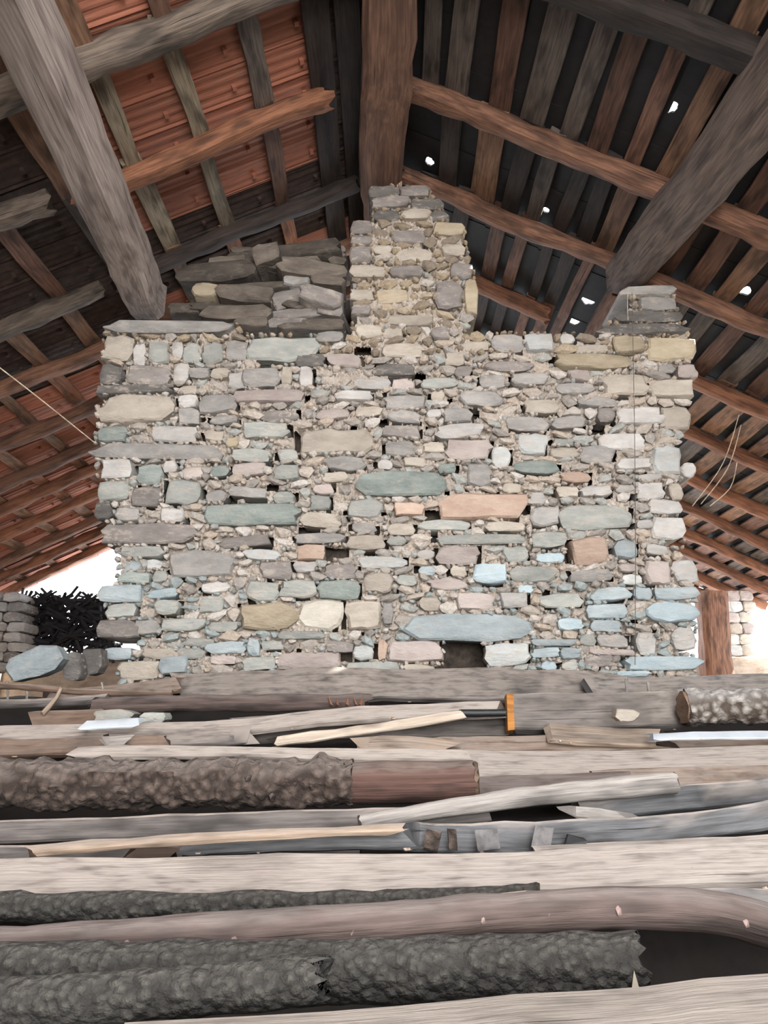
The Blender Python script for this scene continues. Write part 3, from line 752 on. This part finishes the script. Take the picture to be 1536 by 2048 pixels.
# ridge capping closes the top
V, Fc = [], []
for y in np.arange(-3.2, 9.2, 0.4):
    for s in (-1, 1): box_into(V, Fc, (s * 0.11, y, rz(0.11) + ZB + 0.1), 0.15, 0.21, 0.01, Matrix.Rotation(s * sec_a, 3, 'Y'))
o = link('ridge_capping', mesh('ridge_capping', V, Fc, smooth=False), ceil, M['slate']); o['kind'] = 'stuff'

# ------------------------------------------------------------------ timber heap in front of the wall
def zprof(Y):
    ys = [1.0, 1.45, 1.8, 2.2, 2.55, 2.9, 3.2, 3.6, 3.9, 4.2]; zs = [-.62, -.6, -.46, -.42, -.34, -.24, -.15, -.02, .1, .14]
    return ZC + float(np.interp(Y, ys, zs))
V, Fc = [], []
nx, ny = 40, 24
for j in range(ny + 1):
    Y = 1.95 + (4.2 - 1.95) * j / ny
    for i in range(nx + 1):
        X = -4.4 + 8.8 * i / nx
        z = 0.0 if j == 0 else zprof(Y) + 0.05 * nz((X, Y, 0), 3.0) - 0.03
        if abs(X) > 2.2: z = max(0.0, z - (abs(X) - 2.2) * 0.45)
        V.append((X, Y, max(0.0, z)))
for j in range(ny):
    for i in range(nx):
        a = j * (nx + 1) + i; Fc.append((a, a + 1, a + nx + 2, a + nx + 1))
o = link('debris_bank', mesh('debris_bank', V, Fc, sharp=3.2), None, M['earth'])
tag(o, 'dusty bank of dirt and debris beneath the heap of old timber', 'debris', kind='stuff')

def face_up(tau): return Vector((0, -math.sin(tau), math.cos(tau)))
sdt = [500]
def carry_on(pts):
    """timbers that leave the frame go on for a while beyond it"""
    pts = list(pts)
    if pts[0][0] < -100:
        a, b = pts[0], pts[1]; k = 650 / max(1, b[0] - a[0]); pts.insert(0, (a[0] - 650, a[1] - (b[1] - a[1]) * k * 0.5, a[2]))
    if pts[-1][0] > 1640:
        a, b = pts[-1], pts[-2]; k = 650 / max(1, a[0] - b[0]); pts.append((a[0] + 650, a[1] + (a[1] - b[1]) * k * 0.3, a[2]))
    return pts
def plank(name, label, pts, H, mat, tilt=25, t=0.03, cat='plank', sub=None, step=0.08, wedge=0.12, wob=0.01, endrag=0.03, rough=0.004, taper=(1, 1)):
    """pts: (u, v, Y) along the middle of the face that shows; H its height in picture pixels"""
    um, vm, Ym = pts[len(pts) // 2]; P = [at(*p) for p in carry_on(pts)]
    d = ray(um, vm); delta = -math.atan2(d.z, d.y); tau = math.radians(tilt)
    w = H * mpp(um, vm, Ym) / max(0.12, math.sin(tau + delta))
    n = face_up(tau); P = [p - n * t / 2 for p in P]; sdt[0] += 1
    me = sweep(name, P, rect_section(w, t, min(0.006, t * .25)), up=n, step=step, wedge=wedge, wob=wob, endrag=endrag, seed=sdt[0], rough=rough, rfreq=14, taper=taper)
    o = link(name, me, None, M[mat]); return tag(o, label, cat)
def pole(name, label, pts, H, mat, cat='pole', n=20, rough=0.006, rfreq=12, step=0.04, sq=0.0, taper=(1, 1), endrag=0.005, wob=0.006, ridges=0.0, parent=None):
    um, vm, Ym = pts[len(pts) // 2]; P = [at(*p) for p in carry_on(pts)]; sdt[0] += 1
    r = H / 2 * mpp(um, vm, Ym)
    me = sweep(name, P, round_section(r, n, sq), step=step, rough=rough, rfreq=rfreq, seed=sdt[0], taper=taper, endrag=endrag, wob=wob, ridges=ridges)
    o = link(name, me, parent, M[mat])
    return tag(o, label, cat) if parent is None else o
def body(o, part):
    base = o.name.split('.')[0]; o.name = part
    e = empty(base, sum((Vector(c) for c in o.bound_box), Vector()) / 8)
    for kk in ('label', 'category'):
        e[kk] = o[kk]; del o[kk]
    WORLD.add(e.name); o.parent = e; o.matrix_parent_inverse = Matrix.Translation(-e.location)
    return e
def knot(parent, u, v, Y, r, mat):
    p = at(u, v, Y); V = []; 
    for q in ICO_V: V.append(p + Vector((q.x * r * 0.8, q.y * r, q.z * r * 1.1)))
    return link('knot', mesh('knot', V, ICO_F), parent, M[mat])

# from the nearest to the farthest
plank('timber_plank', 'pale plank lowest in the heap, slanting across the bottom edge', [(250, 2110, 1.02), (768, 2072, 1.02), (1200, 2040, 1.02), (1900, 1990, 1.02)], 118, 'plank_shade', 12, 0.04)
pole('mossy_log', 'dark mossy log with a jagged broken end low in the heap', [(-500, 2010, 1.2), (0, 2005, 1.2), (300, 1990, 1.2), (640, 1962, 1.2)], 92, 'mossy', 'log', 26, 0.006, 16, 0.02, endrag=0.02)
o = body(pole('mossy_log', 'blackish mossy log ending in a white splinter above the lowest plank', [(-300, 1950, 1.32), (400, 1945, 1.32), (900, 1938, 1.32), (1272, 1925, 1.32)], 118, 'mossy', 'log', 26, 0.006, 16, 0.02, endrag=0.01), 'trunk')
V = [at(1262, 1990, 1.27), at(1282, 1988, 1.27), at(1268, 1940, 1.27), at(1270, 1986, 1.29)]
link('splinter', mesh('splinter', V, [(0, 1, 2), (1, 3, 2), (3, 0, 2), (0, 3, 1)], smooth=False), o, M['stick_cream'])
kp = [(-420, 1905, 1.45), (0, 1895, 1.43), (260, 1878, 1.42), (480, 1866, 1.42), (768, 1846, 1.42), (1000, 1826, 1.42), (1250, 1814, 1.42), (1400, 1818, 1.42), (1536, 1850, 1.42), (1800, 1930, 1.42)]
o = body(pole('curved_pole', 'long bowed reddish pole with knots, dusty on top', kp, 78, 'pole_red', 'pole', 22, 0.004, 10, 0.03), 'shaft')
for u, v in ((255, 1893), (470, 1884), (705, 1868), (965, 1844), (1098, 1834), (1236, 1826), (1490, 1850)):
    knot(o, u, v - 4, 1.392, 0.009 if u != 1098 else 0.005, 'pole_knot')
pole('mossy_log', 'greenish grey log tucked under the long bowed pole', [(-200, 1955, 1.5), (300, 1925, 1.5), (700, 1905, 1.5), (1050, 1880, 1.52)], 56, 'mossy', 'log', 20, 0.008, 18, 0.03)
pole('mossy_log', 'grey log with faint moss between the bowed pole and the widest pale plank', [(-400, 1818, 1.62), (100, 1812, 1.62), (500, 1808, 1.62), (830, 1800, 1.62), (1075, 1786, 1.62)], 74, 'mossy', 'log', 22, 0.008, 14, 0.03, taper=(1.05, 0.55))
plank('thin_lath', 'thin tan lath edge lying on the bowed pole', [(560, 1828, 1.5), (800, 1812, 1.5), (1076, 1784, 1.5)], 7, 'plank_tan', 60, 0.012, cat='lath')
plank('grey_board', 'blue-grey board end beside the bowed pole at the frame edge', [(1380, 1800, 1.65), (1500, 1796, 1.65), (1800, 1800, 1.65)], 44, 'plank_bluegrey', 60, 0.03, cat='board')
o = body(plank('timber_plank', 'widest pale plank lying across the whole heap, with a brown knot', [(-500, 1752, 1.85), (0, 1754, 1.85), (500, 1748, 1.85), (1000, 1738, 1.85), (1400, 1722, 1.85), (2000, 1700, 1.85)], 72, 'plank_pale', 18, 0.045, wedge=0.2), 'plank_body')
knot(o, 1385, 1746, 1.82, 0.011, 'pole_bare'); knot(o, 1404, 1746, 1.82, 0.006, 'bark')
plank('timber_plank', 'broad pale plank filling in behind the widest one, near the notched beam', [(1060, 1716, 1.95), (1300, 1702, 1.95), (2000, 1672, 1.95)], 46, 'plank_pale', 16, 0.04)
plank('grey_board', 'dark grey board on edge just behind the widest pale plank', [(-400, 1708, 2.06), (0, 1709, 2.06), (330, 1710, 2.06), (720, 1700, 2.06)], 44, 'plank_grey', 70, 0.03, cat='board')
plank('brown_block', 'short brown timber piece set against the dark grey board', [(258, 1708, 1.975), (300, 1708, 1.975), (342, 1708, 1.975)], 30, 'plank_brown', 75, 0.02, cat='block')
plank('grey_board', 'bluish board with a dusty face below the thin pale lath', [(372, 1692, 1.99), (560, 1686, 1.99), (830, 1682, 1.97)], 40, 'plank_bluegrey', 74, 0.03, cat='board')
plank('thin_lath', 'thin pale lath rising over the grey boards from a knobby tip', [(60, 1696, 1.93), (300, 1678, 1.94), (560, 1660, 1.95), (790, 1647, 1.97)], 13, 'plank_tan', 30, 0.02, cat='lath')
o = body(plank('notched_beam', 'squared grey beam with flaking bark and a dark notch', [(820, 1676, 2.05), (1000, 1674, 2.05), (1150, 1668, 2.05), (1350, 1655, 2.05), (1536, 1632, 2.05), (1800, 1590, 2.05)], 54, 'plank_bluegrey', 78, 0.06, cat='beam', rough=0.008), 'beam_body')
V, Fc = [], []; box_into(V, Fc, at(1150, 1684, 2.02), 0.025, 0.012, 0.013, Matrix.Rotation(0.3, 3, 'Y'), 0.2)
link('notch', mesh('notch', V, Fc, smooth=False), o, M['black'])
for i, (u, w, mk) in enumerate(((865, 26, 'bark'), (905, 16, 'bark'), (975, 40, 'bark_flake'), (1085, 34, 'bark_flake'))):
    V, Fc = [], []; box_into(V, Fc, at(u, 1680 - max(0, u - 1000) * .06, 2.018), w * .0007, 0.002, 0.024, Matrix.Rotation(R.uniform(-.25, .25), 3, 'Y'), 0.15)
    link('bark_flake', mesh('bark_flake', V, Fc, smooth=False), o, M[mk])
plank('grey_board', 'smooth grey board beneath the bark-covered log', [(-400, 1668, 2.25), (0, 1662, 2.25), (400, 1650, 2.25), (800, 1632, 2.27), (960, 1622, 2.28)], 42, 'plank_grey', 74, 0.05, cat='board')
pole('rounded_pole', 'whitish rounded pole slanting up to a blunt smooth end', [(720, 1648, 2.2), (900, 1618, 2.24), (1100, 1590, 2.28), (1250, 1574, 2.3), (1350, 1564, 2.3)], 40, 'pole_white', 'pole', 20, 0.004, 9, 0.03, taper=(0.75, 1.12), sq=0.2)
plank('grey_board', 'blue-grey board under the blunt end of the whitish pole', [(1170, 1618, 2.3), (1350, 1600, 2.3), (1536, 1580, 2.3), (1750, 1560, 2.3)], 48, 'plank_bluegrey', 72, 0.06, cat='board', rough=0.008)
plank('bark_scrap', 'torn whitish scrap of wood wedged above the notched beam', [(1150, 1622, 2.2), (1190, 1626, 2.2), (1250, 1634, 2.2)], 26, 'pole_white', 40, 0.02, cat='scrap', endrag=0.05)
o = body(pole('bark_log', 'thick log still in rough bark with a bare red-brown end', [(-500, 1566, 2.5), (0, 1568, 2.5), (350, 1568, 2.5), (705, 1564, 2.5)], 92, 'bark', 'log', 34, 0.02, 20, 0.016, wob=0.004), 'trunk')
pole('bare_end', None, [(690, 1564, 2.5), (820, 1562, 2.5), (900, 1561, 2.5), (945, 1560, 2.5)], 80, 'pole_bare', None, 26, 0.004, 8, 0.03, parent=o)
pole('sawn_face', None, [(944, 1560, 2.5), (948, 1560, 2.5), (953, 1560, 2.5)], 74, 'end_grain', None, 26, 0.002, 8, 0.01, parent=o)
for i in range(9):
    u = R.uniform(20, 680); knot(o, u, R.uniform(1545, 1595), 2.44, R.uniform(0.008, 0.016), 'bark')
plank('red_board', 'dusty reddish board between the bare log end and the whitish pole', [(940, 1572, 2.62), (1100, 1566, 2.62), (1260, 1558, 2.62)], 42, 'pole_red', 40, 0.03, cat='board')
plank('grey_board', 'rough pinkish grey board behind the whitish pole near the frame edge', [(1200, 1560, 2.7), (1380, 1552, 2.7), (1750, 1545, 2.7)], 40, 'plank_brown', 40, 0.03, cat='board')
plank('timber_plank', 'long pale plank above the bare log end, right end snapped', [(560, 1526, 2.82), (900, 1524, 2.82), (1200, 1524, 2.82), (1490, 1518, 2.82), (1760, 1512, 2.82)], 50, 'plank_pale', 22, 0.03, endrag=0.06)
plank('timber_plank', 'narrow pale plank resting on the bark-covered log', [(150, 1500, 2.66), (420, 1500, 2.66), (700, 1505, 2.66), (940, 1508, 2.66)], 20, 'plank_pale', 30, 0.025)
plank('brown_board', 'orange-brown board behind the long pale plank', [(860, 1492, 2.98), (1150, 1486, 2.98), (1536, 1484, 2.98), (1750, 1484, 2.98)], 40, 'plank_brown', 45, 0.03, cat='board')
plank('brown_board', 'brown board with a tan edge above the bark-covered log', [(-400, 1494, 2.95), (0, 1494, 2.95), (150, 1490, 2.95), (340, 1486, 2.95)], 34, 'plank_brown', 62, 0.035, cat='board')
plank('grey_board', 'weathered thin board ending raggedly beside the cream stick', [(230, 1480, 3.02), (400, 1472, 3.02), (490, 1468, 3.02)], 34, 'plank_grey', 50, 0.02, cat='board', endrag=0.07)
plank('timber_plank', 'light straight plank stretching from the frame edge under the broken pole', [(-400, 1464, 3.1), (0, 1462, 3.1), (300, 1456, 3.1), (480, 1448, 3.1), (700, 1428, 3.12), (1000, 1412, 3.14)], 26, 'plank_pale', 32, 0.03)
plank('brown_board', 'grey-brown board beneath the cream stick and black rod', [(470, 1462, 3.2), (700, 1450, 3.2), (880, 1446, 3.2), (1012, 1442, 3.2)], 54, 'plank_grey', 65, 0.03, cat='board')
plank('cream_stick', 'bright cream split stick lying aslant in the heap', [(545, 1482, 2.98), (700, 1462, 3.0), (820, 1444, 3.02), (918, 1428, 3.04)], 17, 'stick_cream', 55, 0.018, cat='stick', wedge=0.25)
plank('timber_plank', 'short dusty wedge of plank in front of the cream stick', [(725, 1486, 2.94), (800, 1484, 2.94), (905, 1494, 2.92)], 24, 'plank_tan', 30, 0.02, endrag=0.05)
pole('black_rod', 'short black rod between the cream stick and the sawn beam', [(920, 1425, 3.06), (970, 1425, 3.06), (1012, 1424, 3.06)], 15, 'black', 'rod', 12, 0.001)
o = body(plank('sawn_beam', 'grey squared beam with a freshly sawn orange end', [(1024, 1422, 3.16), (1150, 1420, 3.18), (1250, 1418, 3.2), (1365, 1414, 3.22)], 66, 'plank_grey', 62, 0.06, cat='beam'), 'beam_body')
V, Fc = [], []; box_into(V, Fc, at(1019, 1428, 3.13), 0.014, 0.03, 0.074, Matrix.Rotation(0.06, 3, 'Y') @ Matrix.Rotation(-0.3, 3, 'X'), 0.06)
me = mesh('sawn_end', V, Fc, uvs=[((0, 0), (0.02, 0), (0.02, 0.1), (0, 0.1))] * 6, smooth=False); tag(link('sawn_end', me, o, M['cut_orange']), 'orange sawn end')
o = body(pole('birch_log', 'log in pale lichened bark with its brown cut end showing', [(1372, 1416, 3.1), (1450, 1414, 3.08), (1536, 1412, 3.06), (1800, 1408, 3.05)], 70, 'bark_white', 'log', 28, 0.016, 22, 0.02), 'trunk')
pole('sawn_face', None, [(1364, 1416, 3.1), (1369, 1416, 3.1), (1374, 1416, 3.1)], 62, 'end_grain', None, 22, 0.003, 8, 0.01, parent=o)
plank('bark_slab', 'tan slab of rough bark lying before the sawn beam', [(1112, 1460, 3.0), (1200, 1466, 3.0), (1320, 1470, 3.0)], 34, 'plank_tan', 25, 0.02, cat='bark', endrag=0.06, rough=0.012)
plank('white_strip', 'bright white strip lying below the lichened log', [(1306, 1473, 2.9), (1400, 1470, 2.9), (1536, 1468, 2.9), (1700, 1466, 2.9)], 13, 'white', 35, 0.01, cat='strip')
put_stone(1228, 1418, 1276, 1444, M['stone_t'], Y=3.02, parent=None, depth=0.05, proud=0.02, name='stone_chip').update_tag()
tag(bpy.data.objects['stone_chip'], 'tan stone chip sitting on the bark slab', 'stone')
# boards against the foot of the wall
plank('weathered_board', 'broad weathered board lying against the foot of the stone wall', [(338, 1372, 3.72), (600, 1366, 3.74), (900, 1366, 3.76), (1120, 1366, 3.78), (1245, 1378, 3.78)], 56, 'plank_grey', 50, 0.035, cat='board', endrag=0.08, wedge=0.25)
plank('weathered_board', 'pale bluish board at the wall foot behind the lichened log', [(1180, 1374, 3.66), (1350, 1372, 3.66), (1536, 1368, 3.66), (1800, 1364, 3.66)], 42, 'plank_bluegrey', 45, 0.035, cat='board')
pole('broken_pole', 'dusty pole with an orange splintered break, below the broad weathered board', [(190, 1412, 3.4), (350, 1406, 3.4), (520, 1406, 3.4), (735, 1404, 3.42)], 34, 'pole_red', 'pole', 18, 0.008, 10, 0.04, endrag=0.03)
o = body(bpy.data.objects['broken_pole'], 'shaft')
for i in range(5):
    uu = 655 + i * 17 + R.uniform(-6, 6); V = [at(uu, 1408, 3.36), at(uu + 6, 1411, 3.36), at(uu + R.uniform(-8, 14), R.uniform(1388, 1398), 3.36), at(uu + 3, 1408, 3.39)]
    link('splinter', mesh('splinter', V, [(0, 1, 2), (1, 3, 2), (3, 0, 2), (0, 3, 1)], smooth=False), o, M['rafter_orange'])
pole('thin_pole', 'thin grey pole lying left of the broken dusty pole', [(-400, 1410, 3.45), (0, 1408, 3.45), (120, 1404, 3.45), (215, 1398, 3.45)], 20, 'plank_grey', 'pole', 14, 0.004)
pole('thin_pole', 'thin brown pole below the blue-grey stone slab', [(-300, 1362, 3.5), (0, 1370, 3.5), (170, 1384, 3.5), (345, 1388, 3.5)], 14, 'plank_brown', 'pole', 12, 0.004)
plank('brown_board', 'dark brown board bridging to the broad weathered board', [(90, 1398, 3.58), (230, 1384, 3.6), (360, 1362, 3.62)], 30, 'plank_brown', 40, 0.025, cat='board')
pole('thin_branch', 'short forked grey branch leaning over the thin poles', [(85, 1428, 3.3), (110, 1400, 3.34), (122, 1376, 3.36)], 10, 'plank_tan', 'branch', 10, 0.003, wob=0.002)
plank('orange_block', 'orange-brown wood block under the thin grey pole', [(60, 1442, 3.3), (130, 1440, 3.3), (192, 1438, 3.3)], 36, 'plank_brown', 65, 0.05, cat='block')
plank('white_scrap', 'bluish white flat scrap lying on the light straight plank', [(170, 1450, 3.02), (220, 1446, 3.02), (276, 1442, 3.02)], 16, 'white', 40, 0.012, cat='scrap')
plank('white_scrap', 'small chalky white scrap below the bluish one', [(208, 1484, 2.9), (235, 1482, 2.9), (262, 1480, 2.9)], 22, 'pole_white', 60, 0.015, cat='scrap')
for nm, (u0, v0, u1, v1, k, Y, lab) in enumerate(((190, 1418, 272, 1446, 'e', 3.28, 'green-grey stone beside the orange-brown block'), (284, 1424, 338, 1446, 'e', 3.3, 'small squarish grey stone below the broken pole'),
        (14, 1296, 126, 1356, 'b', 3.75, 'big blue-grey stone slab leaning at the wall corner'), (128, 1304, 166, 1360, 'd', 3.85, 'dark upright stone beside the blue-grey slab'), (164, 1296, 206, 1350, 'd', 3.95, 'dark stone tucked behind at the wall corner'))):
    o = put_stone(u0, v0, u1, v1, M['stone_' + k], Y=Y, parent=None, depth=0.08, proud=0.03, name='loose_stone', rot=-0.25 if k == 'b' else 0.0, boxy=0.5); tag(o, lab, 'stone')
for i, (u, v) in enumerate(((1252, 1368), (1296, 1376), (204, 1376), (14, 1376), (52, 1382))):
    o = pole('bent_nail', ['white bent nail upright in the bluish board', 'second white nail in the bluish board beside the first', 'pale nail standing near the dark brown board', 'pale nail at the edge of the thin brown pole', 'short nail under the blue-grey stone slab'][i],
             [(u, v - 12, 3.5), (u + 2, v, 3.5), (u + 1, v + 22, 3.52)], 7 if i < 2 else 5, 'pole_white', 'nail', 8, 0.0, wob=0.0)
# small chips and crumbs strewn over the timbers
dg = bpy.context.evaluated_depsgraph_get(); dg.update(); V, Fc = [], []; rb = random.Random(31)
for i in range(420):
    u, v = rb.uniform(-40, 1576), rb.choice((rb.uniform(1395, 1560), rb.uniform(1560, 1780)))
    hit, loc, nrm, _, ob, _ = scene.ray_cast(dg, cam.location, ray(u, v).normalized())
    if not hit or loc.y > 3.9 or nrm.z < 0.3 or ob.name == 'debris_bank' or ob.name.split('.')[0] in ('trunk', 'shaft', 'thin_lath', 'cream_stick', 'rounded_pole', 'birch_log', 'bare_end'): continue
    r = rb.uniform(0.003, 0.009) * (0.6 if rb.random() < 0.6 else 1)
    box_into(V, Fc, loc + nrm * r * 0.25, r * rb.uniform(0.7, 2.4), r * 0.8, r * 0.5, Matrix.Rotation(rb.uniform(-1.5, 1.5), 3, 'Z') @ Matrix.Rotation(rb.uniform(-.4, .4), 3, 'X'), 0.3, rb)
o = link('wood_chips', mesh('wood_chips', V, Fc, smooth=False), None, M['chips'])
tag(o, 'scattered chips and crumbs of wood and mortar on the timbers', 'debris', kind='stuff')

# ------------------------------------------------------------------ beyond the wall: corner stones, brushwood, posts
o = empty('brushwood', at(120, 1290, 8.8))
V, Fc = [], []; rb = random.Random(5)
def stick(V, Fc, a, b, r):
    t = (b - a).normalized(); s = t.cross(Vector((0.3, 0.8, 0.5))).normalized() * r; q = t.cross(s).normalized() * r; n0 = len(V)
    for p in (a, b): V.extend((p + s, p - s * 0.5 + q * 0.87, p - s * 0.5 - q * 0.87))
    for i in range(3): Fc.append((n0 + i, n0 + (i + 1) % 3, n0 + 3 + (i + 1) % 3, n0 + 3 + i))
    Fc.append((n0 + 2, n0 + 1, n0)); Fc.append((n0 + 3, n0 + 4, n0 + 5))
base = o.location
for i in range(520):
    u, v = rb.uniform(20, 225), rb.uniform(1196, 1300)
    c = at(u, v, 8.8 + rb.uniform(-0.2, 0.3)) - base
    d = Vector((rb.uniform(-1, 1), rb.uniform(-0.5, 0.5), rb.uniform(-0.7, 0.7))).normalized() * rb.uniform(0.06, 0.2)
    stick(V, Fc, c - d, c + d, rb.uniform(0.01, 0.024))
for i in range(4):
    stick(V, Fc, at(30, 1200 + i * 28, 8.9) - base, at(230, 1204 + i * 28, 8.9) - base, 0.035)
tw = link('twig_mass', mesh('twig_mass', V, Fc, smooth=False), o, M['twig']); tw['kind'] = 'stuff'
tag(o, 'dark tangle of brushwood with daylight glinting through, beyond the wall', 'brushwood')
for (u0, u1, v0, v1, Y, mat, nm, lab, cat) in ((1394, 1446, 1185, 1330, 8.6, 'rafter_brown', 'gable_post', 'stout brown post under the eaves beside the bright gap', 'post'),):
    p0, p1 = at((u0 + u1) / 2, v1, Y), at((u0 + u1) / 2, v0, Y)
    p0.z = 0.0; w = (u1 - u0) * mpp(u0, v0, Y)
    tag(link(nm, sweep(nm, [p0, (p0 + p1) / 2, p1], rect_section(w, w, 0.05), up=(0, -1, 0), step=0.15, rough=0.03, rfreq=5, seed=90), None, M[mat]), lab, cat)
pier = empty('wall_pier', at(1478, 1300, 8.9)); pier['kind'] = 'structure'; base = pier.location
for j in range(6):
    for i in range(2):
        u0 = 1452 + i * 26 + (j % 2) * 6; v0 = 1180 + j * 22
        put_stone(u0, v0, u0 + 27, v0 + 22, M['stone_' + R.choice('ptwc')], Y=8.9, parent=pier, depth=0.3, proud=0.02, name='stone')
cs = empty('wall_corner_stones', at(10, 1330, 8.3)); cs['kind'] = 'structure'
for j in range(8):
    for i in range(3):
        u0 = -60 + i * 34 + (j % 2) * 8; v0 = 1184 + j * 20
        put_stone(u0, v0, u0 + 34, v0 + 20, M['stone_' + R.choice('gdrg')], Y=8.3, parent=cs, depth=0.35, proud=0.03, name='stone')

# ------------------------------------------------------------------ strings and wires
def thread(name, label, pts, r, mat, cat):
    P = [at(*p) for p in pts]
    o = link(name, sweep(name, P, round_section(r, 6), up=(0.3, -1, 0.2), step=0.05), None, M[mat]); return tag(o, label, cat)
thread('hanging_wire', 'thin straight wire hanging down the face of the stone wall', [(1264, 585, 4.1), (1268, 800, 4.1), (1271, 1050, 4.1), (1270, 1330, 4.1)], 0.0022, 'wire', 'wire')
thread('hanging_string', 'short thread dangling before the dark gap under the thick purlin', [(1256, 585, 4.12), (1255, 612, 4.12), (1256, 640, 4.12)], 0.0018, 'string', 'string')
thread('slanting_cord', 'thin cord stretched slanting to the wall edge under the tiled slope', [(-60, 690, 3.6), (60, 782, 3.8), (190, 886, 4.15)], 0.0035, 'string', 'cord')
for i, (a, b, lab) in enumerate(((( 1478, 830), (1385, 1012), 'longest loose straw strand hanging under the boarded slope'), ((1482, 850), (1402, 1008), 'middle loose straw strand hanging under the boarded slope'),
                               ((1474, 925), (1420, 1012), 'shortest loose straw strand, curling at its lower end'))):
    m = ((a[0] + b[0]) / 2 + 14, (a[1] + b[1]) / 2 + 6)
    thread('straw_strand', lab, [(a[0], a[1], 5.1), (m[0], m[1], 5.1), (b[0], b[1], 5.1)], 0.0035, 'string', 'straw')
